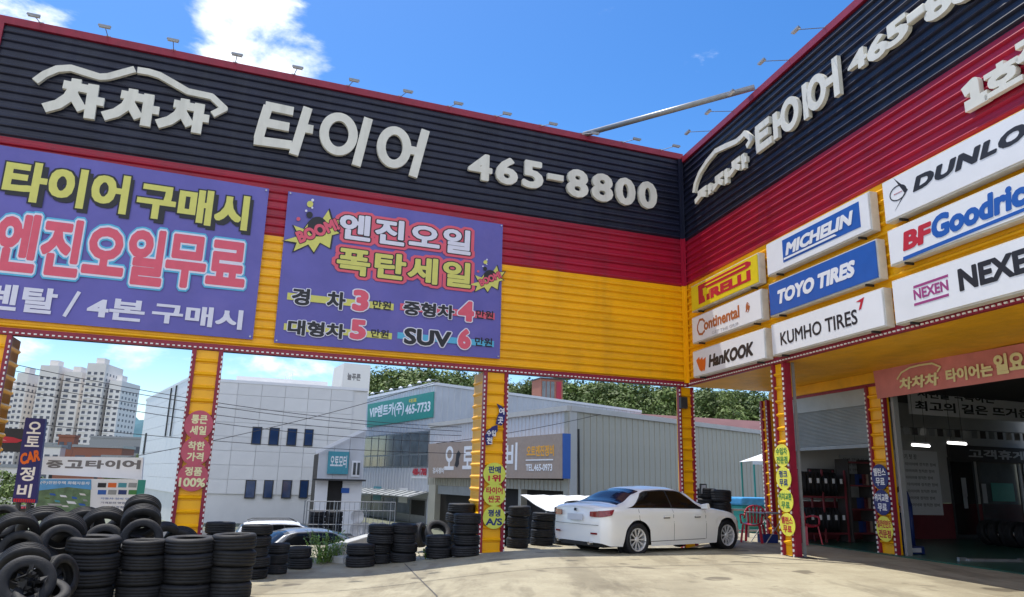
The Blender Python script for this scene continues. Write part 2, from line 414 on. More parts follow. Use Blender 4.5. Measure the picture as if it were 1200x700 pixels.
def strokes(parent, polys, w, y0, y1, m, name='letter', f=lambda a, b: (a, b)):
    """polys: polylines in x,z; each gets width w with flat ends; all joined into one solid"""
    P = []; F = []
    for pl in polys:
        ww = w
        if isinstance(pl, tuple): pl, ww = pl
        for i, (a, b) in enumerate(zip(pl, pl[1:])):
            a = Vector(a); b = Vector(b); d = (b - a).normalized(); q = Vector((-d.y, d.x)) * ww / 2
            k = len(P); P += [a - q, b - q, b + q, a + q]; F.append([k, k + 1, k + 2, k + 3])
        closed = pl[0] == pl[-1]
        for i, c in enumerate(pl):
            if (0 < i < len(pl) - 1) or (closed and i == 0):
                k = len(P); P += [Vector((c[0] + ww / 2 * math.cos(t), c[1] + ww / 2 * math.sin(t))) for t in [math.pi / 6 * j for j in range(12)]]; F.append(list(range(k, k + 12)))
    V, Fs = union(P, F); mb = MB(); extrude(mb, V, Fs, y0, y1, f); return mb.build(name, m, parent)
def ring(cx, cz, rx, rz, n=22): return [(cx + rx * math.cos(2 * math.pi * i / n), cz + rz * math.sin(2 * math.pi * i / n)) for i in range(n)] + [(cx + rx, cz)]
def lbox(fr, TL, BR, off=0):       # for walls whose far end is at the right of the picture (lines fall to the right)
    a = fr.uv(*TL, off); b = fr.uv(*BR, off); return (a[0], b[1], b[0], a[1])
def rbox(fr, BL, TR, off=0):       # for walls that come towards the viewer at the right
    a = fr.uv(*BL, off); b = fr.uv(*TR, off); return (a[0], a[1], b[0], b[1])

CHARS = """가간객거검게격경고곳관교구극기길내는늘니다담대동땀뜨라런렌련료른만매먼모무문밸보복본비사상생세수스시실싼안야어얼업엔여영오와요운원위은을의이인일입자장전점정좋주중직진차착첫최치카크큰타탄탈택터토통트판펑평폭표푸품하한합형호화환훼휴ABCDEFGHIKLMNOPRSTUVXYZacdehilnortu0123456789-./%!()"""
for _c in CHARS:
    if _c.strip(): _g[(_c, 0, 8)] = flat(_c); adv(_c)
# ================================================================ ground
def ground_sheet():
    xs = [-3000, -800, -200, -80, -50] + [-30 + i * .75 for i in range(81)] + [36, 50, 80, 200, 800, 3000]
    ys = [-3000, -400, -60, -20] + [-8 + i * .6 for i in range(75)] + [40, 50, 70, 100, 200, 500, 1500, 5000]
    V = []; F = []
    for y in ys:
        for x in xs:
            V.append((x, y, gz(x, y)))
    n = len(xs); mi = []
    for j in range(len(ys) - 1):
        for i in range(n - 1): 
            F.append([j * n + i, j * n + i + 1, (j + 1) * n + i + 1, (j + 1) * n + i])
            c = Vector(((xs[i] + xs[i + 1]) / 2, (ys[j] + ys[j + 1]) / 2, 0)); g = (c - CORNER).dot(FL.n)
            mi.append(0 if g > -2.6 and -40 < c.x < 40 else (1 if g > -26 and abs(c.x) < 60 else 2))
    me = bpy.data.meshes.new('ground'); me.from_pydata(V, [], F)
    for k in ('concrete', 'asphalt', 'far_ground'): me.materials.append(M[k])
    me.polygons.foreach_set('material_index', mi); me.polygons.foreach_set('use_smooth', [True] * len(F))
    return tag(obj('ground', me), kind='structure')
ground_sheet()
def strip(name, pts, w, m, lift=.004, kind='structure'):
    mb = MB(); P = []
    for a, b in zip(pts, pts[1:]):
        k = max(2, int((Vector(b) - Vector(a)).length / .5))
        P += [Vector(a).lerp(Vector(b), i / k) for i in range(k)]
    P.append(Vector(pts[-1]))
    V = []
    for i, p in enumerate(P):
        d = (P[min(i + 1, len(P) - 1)] - P[max(i - 1, 0)]).normalized(); q = Vector((-d.y, d.x, 0)) * w / 2
        for s_ in (-1, 1):
            a = p + q * s_; V.append((a.x, a.y, gz(a.x, a.y) + lift))
    mb.add(V, [[2 * i, 2 * i + 1, 2 * i + 3, 2 * i + 2] for i in range(len(P) - 1)])
    return tag(mb.build(name, m), kind=kind)
jm = mat('joint', (.09, .085, .075), .9)
def gp(px, py): p = ground_at(px, py); return (p.x, p.y, 0)
strip('slab_joint', [gp(474, 661), gp(512, 699), (-.6, 5, 0)], .022, jm)
for k in range(-2, 4):
    a = FR.pt(4.6, 0, 4.6 * k - 1 + 2.2); a = FL.pt(-16, 0, 5.4 + k * 4.6); b = FL.pt(3, 0, 5.4 + k * 4.6)
    if k >= 0: strip('slab_joint', [(a.x, a.y, 0), (b.x, b.y, 0)], .02, jm, .0045 + .0005 * k)

# ================================================================ the tyre shop building
shop = fthing(FL, 'shop_building', 'L-shaped tyre shop frontage of navy, red and yellow ribbed siding on ribbed yellow pillars', 'building')
RM = Matrix.Translation(CORNER) @ Matrix.Rotation(FR.rz, 4, 'Z'); LM = Matrix.Translation(CORNER) @ Matrix.Rotation(FL.rz, 4, 'Z')
R2L = LM.inverted() @ RM                       # right-wing coordinates seen from the building's own frame
def rpart(o): o.matrix_local = R2L; return o
LU0 = FL.uv(-3, 26)[0]; RU1 = 13.5
def lin(p, q): k = (q[1] - p[1]) / (q[0] - p[0]); return lambda u: p[1] + k * (u - p[0])
L_top = lin(FL.uv(0, 20), FL.uv(800, 183)); L_br = lin(FL.uv(0, 159), FL.uv(798, 281)); L_ry = lin(FL.uv(310, 275), FL.uv(798, 336)); L_bot = lin(FL.uv(10, 390), FL.uv(790, 451))
R_top = lin(FR.uv(803, 184), FR.uv(1007, 0)); R_br = lin(FR.uv(806, 282), FR.uv(1200, 25)); R_ry = lin(FR.uv(807, 334), FR.uv(897, 289)); R_bot = lin(FR.uv(803, 452), FR.uv(1200, 351))
_ry0 = R_ry(0); R_ry = lambda u: _ry0 + (R_br(u) - R_br(0)) * .6
def siding(fr, u0, u1, lo, hi, n, m, right=False):
    for i in range(n):
        z = [lo(u) + (hi(u) - lo(u)) * i / n for u in (u0, u1)]; z2 = [lo(u) + (hi(u) - lo(u)) * (i + 1) / n for u in (u0, u1)]
        prof = [(0, 0), (0, .06), (-.046, .18), (-.054, .26), (-.046, .36), (0, .50), (-.004, .74), (-.004, .78), (0, .82), (0, .985), (.02, .985), (.02, 0)]
        V = []
        for k, u in enumerate((u0, u1)):
            for y, t in prof: V.append((u, y, z[k] + (z2[k] - z[k]) * t))
        c = len(prof); mb = MB(); mb.add(V, [[a, (a + 1) % c, c + (a + 1) % c, c + a] for a in range(c)] + [list(range(c)), list(range(c, 2 * c))[::-1]])
        o = mb.build('siding_panel', m, shop)
        if right: rpart(o)
MB().hexa([(LU0 - .03, -.075, L_bot(LU0)), (FL.uv(6, 30)[0], -.075, L_bot(LU0)), (FL.uv(6, 30)[0], -.03, L_bot(LU0)), (LU0 - .03, .82, L_bot(LU0)), (LU0 - .03, -.075, L_top(LU0) - .152), (FL.uv(6, 30)[0], -.075, L_top(LU0) - .152), (FL.uv(6, 30)[0], -.03, L_top(LU0) - .152), (LU0 - .03, .82, L_top(LU0) - .152)]).build('end_trim', 'red_trim', shop)
siding(FL, LU0, -.06, L_br, lambda u: L_top(u) - .16, 13, 'navy_siding')
siding(FL, LU0, -.06, L_ry, L_br, 7, 'red_siding')
siding(FL, LU0, -.06, lambda u: L_bot(u) + .10, L_ry, 13, 'yellow_siding')
siding(FR, .06, RU1, R_br, lambda u: R_top(u) - .16, 13, 'navy_siding', True)
siding(FR, .06, RU1, R_ry, R_br, 7, 'red_siding', True)
siding(FR, .06, RU1, lambda u: R_bot(u) + .10, R_ry, 13, 'yellow_siding', True)
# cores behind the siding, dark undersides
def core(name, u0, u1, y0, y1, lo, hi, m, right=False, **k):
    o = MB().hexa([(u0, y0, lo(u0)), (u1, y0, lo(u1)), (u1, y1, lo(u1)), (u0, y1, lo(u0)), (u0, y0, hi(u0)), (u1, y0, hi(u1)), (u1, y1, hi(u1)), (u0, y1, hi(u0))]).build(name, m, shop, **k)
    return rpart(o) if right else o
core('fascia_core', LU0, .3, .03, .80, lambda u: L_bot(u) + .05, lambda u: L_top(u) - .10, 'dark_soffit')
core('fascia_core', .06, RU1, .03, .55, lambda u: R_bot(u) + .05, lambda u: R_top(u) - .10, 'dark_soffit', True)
core('cap_trim', LU0, 0, -.07, .84, lambda u: L_top(u) - .15, lambda u: L_top(u) + .02, 'red_trim')
core('cap_trim', .08, RU1, -.07, .60, lambda u: R_top(u) - .15, lambda u: R_top(u) + .02, 'red_trim', True)
core('edge_trim', LU0, -.02, -.05, .03, lambda u: L_bot(u) - .04, lambda u: L_bot(u) + .095, 'red_trim')
core('edge_trim', .04, RU1, -.05, .03, lambda u: R_bot(u) - .04, lambda u: R_bot(u) + .095, 'red_trim', True)
for lo, hi, m in ((L_br, L_top, 'navy_siding'), (L_ry, L_br, 'red_siding'), (L_bot, L_ry, 'yellow_siding')):
    a, b = lo(0) + (.06 if lo is L_bot else 0), hi(0) - (.16 if hi is L_top else .004)
    MB().prism([(-.17, a), (.02, a), (.02, b), (-.17, b)], -.075, -.045).build('corner_flashing', m, shop)
    rpart(MB().prism([(.0, a), (.15, a), (.15, b), (.0, b)], -.075, -.045).build('corner_flashing', m, shop))
def bulbs(pts, right=False, step=.105, sx=.052, name='light_chain'):
    mb = MB()
    for (x0, z0, x1, z1, y) in pts:
        L_ = math.hypot(x1 - x0, z1 - z0); n = int(L_ / step); dx, dz = (x1 - x0) / L_, (z1 - z0) / L_
        for i in range(n):
            cx, cz = x0 + dx * (i + .5) * step, z0 + dz * (i + .5) * step
            a, b = (abs(dx) * sx + abs(dz) * .026) / 2, (abs(dz) * sx + abs(dx) * .026) / 2
            mb.box((cx - a, y - .022, cz - b), (cx + a, y, cz + b))
    o = mb.build(name, 'bulb', shop); o['kind'] = 'stuff'
    return rpart(o) if right else o
bulbs([(LU0, L_bot(LU0), -.1, L_bot(0), -.051)])
bulbs([(.1, R_bot(.1) + .0, RU1, R_bot(RU1), -.051)], True)

def pillar(u0, u1, y0, y1, z0, z1, right=False, pitch=.27, side_ribs=(True, True), m='yellow_siding', trims=True, trim_w=.085, lightm='yellow_siding', tl=1, tr=1):
    """ribbed yellow pillar: core > siding panels on front and sides, red trims, light chains"""
    core_ = MB().box((u0 + .03, y0 + .03, z0), (u1 - .03, y1, z1)).build('pillar', m, shop)
    if right: rpart(core_)
    prof = [(0, 0), (0, .05), (-.05, .16), (-.055, .24), (0, .36), (0, .98), (.02, .98), (.02, 0)]
    n = int((z1 - z0) / pitch)
    p = (z1 - z0) / n; c = len(prof)
    a, b = u0 + (trim_w if trims else 0), u1 - (trim_w if trims else 0)
    fm = MB().add([(a, y, t * p) for y, t in prof] + [(b, y, t * p) for y, t in prof], [[k, (k + 1) % c, c + (k + 1) % c, c + k] for k in range(c)] + [list(range(c)), list(range(c, 2 * c))[::-1]]).mesh('siding_panel', m)
    def sm_(x, s):
        return MB().add([(x + s * -y * .65, y0 + .03, t * p) for y, t in prof] + [(x + s * -y * .65, y1, t * p) for y, t in prof], [[k, (k + 1) % c, c + (k + 1) % c, c + k] for k in range(c)] + [list(range(c)), list(range(c, 2 * c))[::-1]]).mesh('siding_panel', m)
    ml = sm_(u0 + .03, -1) if side_ribs[0] else None; mr_ = sm_(u1 - .03, 1) if side_ribs[1] else None
    for i in range(n):
        obj('siding_panel', fm, core_, loc=(0, y0, z0 + i * p))
        for q in (ml, mr_):
            if q: obj('siding_panel', q, core_, loc=(0, 0, z0 + i * p))
    if trims:
        for x0, x1 in ((u0 - .005, u0 + trim_w), (u1 - trim_w, u1 + .005)):
            MB().box((x0, y0 - .06, z0 + .001), (x1, y0 + .04, z1 - .002)).build('pillar_trim', 'red_trim', core_)
        bl = []
        if tl: bl.append((u0 + .012, z0 + .05, u0 + .012, z1 - .05, y0 - .061))
        if tr: bl.append((u1 - .012, z0 + .05, u1 - .012, z1 - .05, y0 - .061))
        o = bulbs(bl, False); o.parent = core_
    return core_
zb = lambda u: L_bot(u) + .0
uP = lambda x, y: FL.uv(x, y)[0]
pillar(-16.45, uP(15, 393), 0, .8, -.05, zb(-16) - .045)
P1a, P1b = uP(229, 408), uP(262, 411)
pillar(P1a - .05, P1b, 0, .8, -.05, zb(-12) - .045)
P2a, P2b = uP(567, 434), uP(595, 435)
pillar(P2a, P2b, 0, .8, -.05, zb(-5.5) - .045)
pillar(-.36, .10, 0, .12, -.02, zb(0) - .045, trim_w=.07, side_ribs=(False, False))
# right wing: pillar under the fascia and pillars of the facade
FAC = 2.62                                      # the facade stands this far behind the fascia
P3a = FR.uv(907, 440)[0]; P3b = FR.uv(925, 500)[0]
p3 = pillar(P3a, P3b, 0, .07, .2, R_bot(4) - .045, True, side_ribs=(False, False), trim_w=.07)
MB().box((P3b + .012, -.05, .2), (P3b + .035, .09, R_bot(4) - .05)).build('pillar_trim', 'red_trim', p3)
MB().box((P3b + .02, .12, .2), (P3b + .06, .17, R_bot(4) - .05)).build('door_post', 'grey_metal', p3)
MB().box((P3b - .3, -.08, .205), (P3b + .26, .26, .292)).build('foot_plate', 'dark_metal', p3)
P4a = FR.uv(1019, 500, -FAC)[0]; P4b = FR.uv(1040, 500, -FAC)[0]
p4 = pillar(P4a, P4b, FAC, FAC + .12, .2, R_bot(4) - .35, True, side_ribs=(False, False), trim_w=.07)
MB().box((P4b + .07, FAC + .08, .2), (P4b + .15, FAC + .2, R_bot(4) - .3)).build('door_post', 'shutter', p4)
pB = pillar(-.32, .02, FAC - .25, FAC + .02, .2, R_bot(0) - .30, True, side_ribs=(False, False))
# soffit planks between fascia and facade
ns = 10
for i in range(ns):
    y0, y1 = .03 + (FAC + .05 - .03) * i / ns, .03 + (FAC + .05 - .03) * (i + 1) / ns - .006
    o = MB().hexa([(-.2, y0, R_bot(0) - .035), (RU1, y0, R_bot(RU1) - .035), (RU1, y1, R_bot(RU1) - .035), (-.2, y1, R_bot(0) - .035), (-.2, y0, R_bot(0)), (RU1, y0, R_bot(RU1)), (RU1, y1, R_bot(RU1)), (-.2, y1, R_bot(0))]).build('soffit_panel', 'soffit_yellow', shop); rpart(o)
core('facade_beam', -.3, RU1, FAC - .02, FAC + .14, lambda u: R_bot(u) - .28, lambda u: R_bot(u) - .04, 'soffit_yellow', True)
core('facade_trim', -.3, RU1, FAC - .0, FAC + .1, lambda u: R_bot(u) - .36, lambda u: R_bot(u) - .285, 'red_trim', True)
# the roof, floor and walls of the workshop
def wedge(name, y0, y1, lo, hi, m, u1=RU1, us=-.35, ue=-1.75):
    mb = MB().hexa([(us, y0, lo(0)), (u1, y0, lo(u1)), (u1, y1, lo(u1)), (ue, y1, lo(0)), (us, y0, hi(0)), (u1, y0, hi(u1)), (u1, y1, hi(u1)), (ue, y1, hi(0))]); return rpart(mb.build(name, m, shop))
wedge('roof_slab', .56, 12.3, lambda u: R_bot(u) + .02, lambda u: R_bot(u) + .25, 'grey_metal')
wedge('workshop_floor', FAC - .15, 12.3, lambda u: .2, lambda u: .305, 'green_floor', ue=-1.2)
core('back_wall', -.35, RU1, 12.1, 12.3, lambda u: .306, lambda u: R_bot(u), 'interior_wall', True)
core('near_end_wall', RU1 - .2, RU1 - .01, .6, 12.08, lambda u: .306, lambda u: R_bot(u), 'interior_wall', True)
wedge('ceiling', FAC + .16, 12.05, lambda u: R_bot(u) - .12, lambda u: R_bot(u) + .0, 'interior_dark', RU1 - .25, -.3, -1.6)
EW = .55                                        # end wall of the workshop stands this far in front of the corner line
xe0 = 2.75
MB().box((xe0, -EW, 1.30), (14, -EW + .15, R_bot(0) - .02)).build('end_wall', 'interior_wall', shop)
MB().box((xe0, -EW - .02, .306), (14, -EW + .15, 1.29)).build('end_wall_dado', 'interior_red', shop)
# roller shutter
su0, su1 = .1, P4a - .02; sz0 = FR.uv(960, 523, -FAC)[1]; sz1 = R_bot(2) - .36
mb = MB(); n = 26; P = []
for i in range(n):
    z = sz0 + (sz1 - .38 - sz0) * i / n; h = (sz1 - .38 - sz0) / n
    for y, t in ((0, 0), (-.032, .25), (-.032, .6), (0, .85)): P.append((FAC + .06 + y, z + h * t))
V = [(su0, y, z) for y, z in P] + [(su1, y, z) for y, z in P] + [(su0, y + .02, z) for y, z in P] + [(su1, y + .02, z) for y, z in P]; k = len(P)
mb.add(V, [[i, i + 1, k + i + 1, k + i] for i in range(k - 1)] + [[2 * k + i, 3 * k + i, 3 * k + i + 1, 2 * k + i + 1] for i in range(k - 1)])
sh = rpart(mb.build('roller_shutter', 'shutter', shop))
MB().box((su0, FAC + .0, sz1 - .38), (su1, FAC + .3, sz1)).build('shutter_box', 'shutter', sh)
MB().box((su0, FAC + .02, sz0 - .09), (su1, FAC + .08, sz0 - .005)).build('bottom_rail', 'grey_metal', sh)

# brace pipe between the two fascias
a = FL.pt(*FL.uv(684, 159), .0); b = FR.pt(*FR.uv(884, 104), .0)
tag(MB().cyl(a + Vector((0, 0, .03)), b + Vector((0, 0, .03)), .075, 12).build('brace_pipe', 'grey_metal', smooth=True), 'grey steel pipe spanning the corner between the tops of the two sign walls', 'pipe')

# ================================================================ floodlights along both tops
def floodlight(P, B, label, group, rz):
    t = thing('floodlight', label, 'floodlight', B, rz, group)
    d = P - B; d = Matrix.Rotation(-rz, 3, 'Z') @ d
    MB().cyl((0, 0, 0), d, .009, 6).build('arm', 'grey_metal', t)
    MB().box((-.05, -.05, 0), (.05, .05, .03)).build('foot', 'grey_metal', t)
    o = MB().hexa([d + Vector(v) for v in ((-.13, -.04, -.025), (.13, -.04, -.025), (.10, .04, -.01), (-.10, .04, -.01), (-.12, -.035, .02), (.12, -.035, .02), (.08, .035, .03), (-.08, .035, .03))]).build('lamp_head', 'grey_metal', t)
    MB().box(tuple(d + Vector((-.11, -.035, -.036))), tuple(d + Vector((.11, .03, -.026)))).build('lamp_glass', 'lamp_clear', o)
LF = [(40, 18), (123, 31), (203, 47), (278, 64), (349, 79), (415, 94), (478, 107), (537, 121), (594, 133), (648, 145), (697, 156), (746, 163), (792, 171)]
ordn = ['first', 'second', 'third', 'fourth', 'fifth', 'sixth', 'seventh', 'eighth', 'ninth', 'tenth', 'eleventh', 'twelfth', 'thirteenth']
for i, (x, y) in enumerate(LF):
    u, z = FL.uv(x, y, .75); floodlight(FL.pt(u, z, .75), FL.pt(u - .05, L_top(u) + .02, 0), f'small floodlight on a thin arm, {ordn[i]} from the left along the left wall top', 'floodlights along the left wall top', FL.rz)
for i, (x, y) in enumerate([(806, 155), (830, 131), (857, 108), (893, 72), (933, 35)]):
    u, z = FR.uv(x, y, .75); floodlight(FR.pt(u, z, .75), FR.pt(u, R_top(u) + .02, 0), f'small floodlight on a thin arm, {ordn[i]} from the corner along the right wall top', 'floodlights along the right wall top', FR.rz)

# ================================================================ raised letters
def px_strokes(fr, t, lst, w, off=.14, th=.09, m='letter', name='letter'):
    L2 = []
    for pl in lst:
        ww = w
        if isinstance(pl, tuple): pl, ww = pl
        L2.append(([fr.uv(x, y, off) for x, y in pl], ww))
    return strokes(t, L2, w, -off + th, -off, m, name)
sg = fthing(FL, 'logo_sign', 'pale raised car outline over three slanted letters 차차차 on the left wall', 'sign')
px_strokes(FL, sg, [([(41, 95), (52, 87), (67, 80.5), (83, 79.5), (100, 85), (117, 90), (127, 89.5), (143, 85), (158, 81)])], .15, name='car_outline')
px_strokes(FL, sg, [([(161, 82), (174, 84), (187, 88), (203, 97), (220, 107), (234, 110), (248, 113), (263, 127), (249, 134)])], .15, name='car_outline')
def cha(dx, dy, s=1.0):
    q = lambda a: [((x - 50) * s + 50 + dx, (y - 92) * s + 92 + dy + .0) for x, y in a]
    return [(q([(90, 92.5), (88.5, 103)]), .19), (q([(74, 98.5), (103, 104.5)]), .19), (q([(87, 103), (80, 114), (68, 122), (51, 126.5)]), .21), (q([(85, 110), (96, 129)]), .20),
            (q([(110, 99), (104, 139)]), .21), (q([(108, 117.5), (122, 120)]), .19)]
for dx, dy, s in ((0, 0, 1), (69.5, 12, .93), (133, 23.5, .86)): px_strokes(FL, sg, cha(dx, dy, s), .2)
sg = fthing(FL, 'channel_letter_sign', 'big pale raised letters 타이어 in the middle of the left wall', 'sign')
px_strokes(FL, sg, [[(314.5, 124), (309, 141), (303, 162)], [(311, 123.5), (344, 130.5)], [(308, 143), (339, 149)], [(297.5, 164), (342, 170)], [(361, 126), (344, 181)], [(354, 149.5), (367, 152)]], .215)
def pring(cx, cy, rx, ry, tilt=.18, n=24, sk=-.10): return [(cx + rx * math.cos(t) - sk * 0 + ry * math.sin(t) * sk, cy + ry * math.sin(t) + rx * math.cos(t) * tilt) for t in [2 * math.pi * i / n for i in range(n)]]
def closed(a): return a + [a[0]]
px_strokes(FL, sg, [closed(pring(397, 157, 17, 20)), [(432, 138.5), (417.5, 194)]], .215)
for j in (0,): px_strokes(FL, sg, [closed(pring(462, 172.5, 15, 19.5)), [(499, 152.5), (484, 207)], [(477, 175), (490, 177.5)]], .215)
sg = fthing(FL, 'channel_number_sign', 'pale raised phone number 465-8800 at the right end of the left wall', 'sign')
for ch, x0, y0, x1, y1 in (('4', 550, 177, 577, 213), ('6', 582, 182, 607, 218), ('5', 613, 186, 637, 222.5), ('-', 642, 202.5, 661, 213), ('8', 665, 196, 690, 233), ('8', 694, 201, 719, 238), ('0', 722, 206, 745.5, 242), ('0', 748.5, 210.5, 771, 246)):
    b = lbox(FL, (x0, y0), (x1, y1), .16)
    if ch == '-': MB().box((b[0], -.16, (b[1] + b[3]) / 2 - .09), (b[2], -.04, (b[1] + b[3]) / 2 + .09)).build('letter', 'letter', sg, bevel=.02)
    else: text(sg, ch, b, [(.040, 'letter', 0)], y=-.14, th=.09, name='letter')
sg = fthing(FR, 'logo_sign', 'pale raised car outline over letters 차차차 on the right wall by the corner', 'sign')
px_strokes(FR, sg, [[(812.5, 226), (814, 216), (819, 203), (828, 189), (838, 177), (850, 171), (862, 166), (868, 161)]], .13, name='car_outline')
px_strokes(FR, sg, [[(868, 161), (872, 156), (880, 163), (874.5, 172)]], .13, name='car_outline')
def cha_r(x0, yb, x1, yt):
    """차 in a box whose lower left and upper right corners are given in the picture"""
    b = rbox(FR, (x0, yb), (x1, yt), .16); W_, H_ = b[2] - b[0], b[3] - b[1]
    q = lambda a: [(b[0] + x * W_, b[1] + z * H_) for x, z in a]
    return [q([(.43, 1.0), (.43, .82)]), q([(.18, .83), (.66, .83)]), q([(.42, .82), (.33, .52), (.0, .28)]), q([(.36, .58), (.62, .25)]), q([(.82, .97), (.82, 0)]), q([(.8, .5), (1.0, .5)])]
for a in ((813.5, 240, 834, 212), (834, 227, 853, 195), (853.5, 210, 873, 177)): strokes(sg, cha_r(*a), .14, -.05, -.14, 'letter')
sg = fthing(FR, 'channel_letter_sign', 'big pale raised letters 타이어 high on the right wall', 'sign')
def in_r(x0, yb, x1, yt, L_):
    b = rbox(FR, (x0, yb), (x1, yt), .16); W_, H_ = b[2] - b[0], b[3] - b[1]
    return [[(b[0] + x * W_, b[1] + z * H_) for x, z in a] for a in L_]
strokes(sg, in_r(884, 181, 912, 128, [[(.12, .95), (.12, .12)], [(.05, .93), (.6, .93)], [(.1, .55), (.55, .55)], [(.05, .12), (.66, .12)], [(.82, 1), (.82, 0)], [(.8, .52), (1.02, .52)]]), .17, -.05, -.14, 'letter')
strokes(sg, in_r(915, 163, 945, 95, [ring(.32, .52, .25, .36), [(.88, 1), (.88, .06)]]), .165, -.05, -.14, 'letter')
strokes(sg, in_r(946, 140, 980, 64, [ring(.3, .52, .23, .34), [(.9, 1), (.9, .06)], [(.55, .54), (.85, .54)]]), .165, -.05, -.14, 'letter')
sg = fthing(FR, 'channel_number_sign', 'pale raised phone number 465-8800 climbing along the right wall top', 'sign')
for ch, x0, yb, x1, yt in (('4', 993, 90, 1013, 51), ('6', 1016, 77, 1037, 33), ('5', 1037.5, 60, 1061, 12), ('8', 1083, 31, 1112, -24), ('8', 1115, 11, 1150, -50), ('0', 1153, -14, 1190, -82), ('0', 1194, -42, 1236, -118)):
    text(sg, ch, rbox(FR, (x0, yb), (x1, yt), .16), [(.040, 'letter', 0)], y=-.14, th=.09, name='letter')
b = rbox(FR, (1062, 25), (1082, 8), .16); MB().box((b[0], -.16, (b[1] + b[3]) / 2 - .09), (b[2], -.04, (b[1] + b[3]) / 2 + .09)).build('letter', 'letter', sg, bevel=.02)
sg = fthing(FR, 'channel_letter_sign', 'pale raised letters 1호점 on the red band above the brand signs', 'sign')
b = rbox(FR, (1126, 130), (1153, 87), .16); W_, H_ = b[2] - b[0], b[3] - b[1]
strokes(sg, [[(b[0] + x * W_, b[1] + z * H_) for x, z in a] for a in ([(.12, .76), (.55, .95), (.55, .1)], [(.12, .08), (.98, .08)])], .17, -.05, -.14, 'letter')
text(sg, '호', rbox(FR, (1153, 118), (1192, 59), .16), [(.045, 'letter', 0)], y=-.14, th=.09, name='letter', n=4)
text(sg, '점', rbox(FR, (1192, 92), (1238, 18), .16), [(.045, 'letter', 0)], y=-.14, th=.09, name='letter', n=4)

# ================================================================ brand light boxes on the right wall
LBX = .25
def lightbox(label, TL, TR, BL, BR, face='sign_white', ext=0):
    t = fthing(FR, 'light_box_sign', label, 'sign', 'brand light boxes on the right wall')
    p = [FR.uv(*q, LBX) for q in (TL, TR, BR, BL)]
    if ext:      # the box runs on beyond the picture
        for i, j in ((1, 0), (2, 3)):
            k = (p[i][1] - p[j][1]) / (p[i][0] - p[j][0]); u = p[i][0] + ext; p[i] = (u, p[j][1] + k * (u - p[j][0]))
    um0 = (p[0][0] + p[3][0]) / 2; um1 = (p[1][0] + p[2][0]) / 2
    zt = (p[0][1] + p[1][1]) / 2; zl = (p[3][1] + p[2][1]) / 2; b = (um0, zl, um1, zt)
    MB().box((um0, -LBX + .02, zl), (um1, -.06, zt)).build('cabinet', 'sign_side', t, bevel=.008)
    MB().box((um0 + .03, -LBX, zl + .03), (um1 - .03, -LBX + .018, zt - .03)).build('sign_face', face, t)
    MB().box((um0 + .3, -.22, zl - .04), (um0 + .33, -.05, zl + .0)).build('bracket', 'dark_metal', t)
    MB().box((um1 - .4, -.22, zl - .04), (um1 - .37, -.05, zl + .0)).build('bracket', 'dark_metal', t)
    return t, b
def sub(b, x0, z0, x1, z1): return (b[0] + (b[2] - b[0]) * x0, b[1] + (b[3] - b[1]) * z0, b[0] + (b[2] - b[0]) * x1, b[1] + (b[3] - b[1]) * z1)
YF = -LBX - .004
def flatbox(t, b, m, y=YF, name='print'): return MB().box((b[0], y - .0, b[1]), (b[2], y + .004, b[3])).build(name, m, t)
def poly(t, b, pts, m, y=YF, name='print'): return MB().prism([(b[0] + (b[2] - b[0]) * x, b[1] + (b[3] - b[1]) * z) for x, z in pts], y + .003, y).build(name, m, t)
t, b = lightbox('yellow light box reading PIRELLI, topmost of the three nearest the corner', (808.5, 337), (888, 295), (811, 366), (889, 332), 'print_yellow')
text(t, 'IRELLI', sub(b, .26, .20, .90, .56), [(.055, 'print_red', 0)], y=YF, n=4)
poly(t, b, [(.13, .18), (.13, .88), (.86, .88), (.91, .80), (.91, .70), (.86, .64), (.26, .64), (.26, .70), (.20, .70), (.24, .18)], 'print_red')
poly(t, b, [(.24, .74), (.84, .74), (.84, .79), (.24, .79)], 'print_yellow', YF - .004)
poly(t, b, [(.21, .42), (.30, .42), (.30, .58), (.21, .58)], 'print_yellow', YF - .004)
t, b = lightbox('white light box reading Continental in orange red, middle of the three nearest the corner', (809.7, 373.5), (891, 338), (812, 404), (893.5, 373.5))
text(t, 'ontinental', sub(b, .20, .34, .72, .76), [(.034, 'print_brown', 0)], y=YF)
strokes(t, [[(b[0] + (b[2] - b[0]) * x, b[1] + (b[3] - b[1]) * z) for x, z in [(.215, .66), (.185, .78), (.135, .80), (.10, .62), (.095, .46), (.12, .28), (.17, .24), (.21, .34)]]], .055, YF + .003, YF, 'print_brown', 'print')
text(t, 'GET THE GRIP', sub(b, .32, .10, .70, .20), [(0, 'print_grey', 0)], y=YF)
strokes(t, [ring(b[0] + (b[2] - b[0]) * .83, b[1] + (b[3] - b[1]) * .56, .07, .11, 14)], .014, YF + .003, YF, 'print_brown', 'print')
poly(t, b, [(.80, .42), (.815, .62), (.825, .75), (.84, .62), (.86, .58), (.85, .46), (.84, .40), (.83, .5)], 'print_brown')
t, b = lightbox('white light box reading HANKOOK, lowest of the three nearest the corner', (811, 412), (896, 384.5), (812.6, 442), (897, 422))
text(t, 'HanKOOK', sub(b, .25, .22, .86, .68), [(.05, 'print_black', 0)], y=YF, shear=.18)
for k in range(3): poly(t, b, [(.06 + .05 * k, .62 - .03 * k), (.11 + .05 * k, .72 - .04 * k), (.135 + .035 * k, .40), (.15 + .02 * k, .14), (.11 + .03 * k, .22)], 'print_orange', YF - .001 * k)
t, b = lightbox('white light box with blue panel reading MICHELIN, topmost of the middle column', (897, 286), (1017, 225), (899, 325), (1022, 269))
flatbox(t, sub(b, .19, .20, .92, .86), 'print_blue')
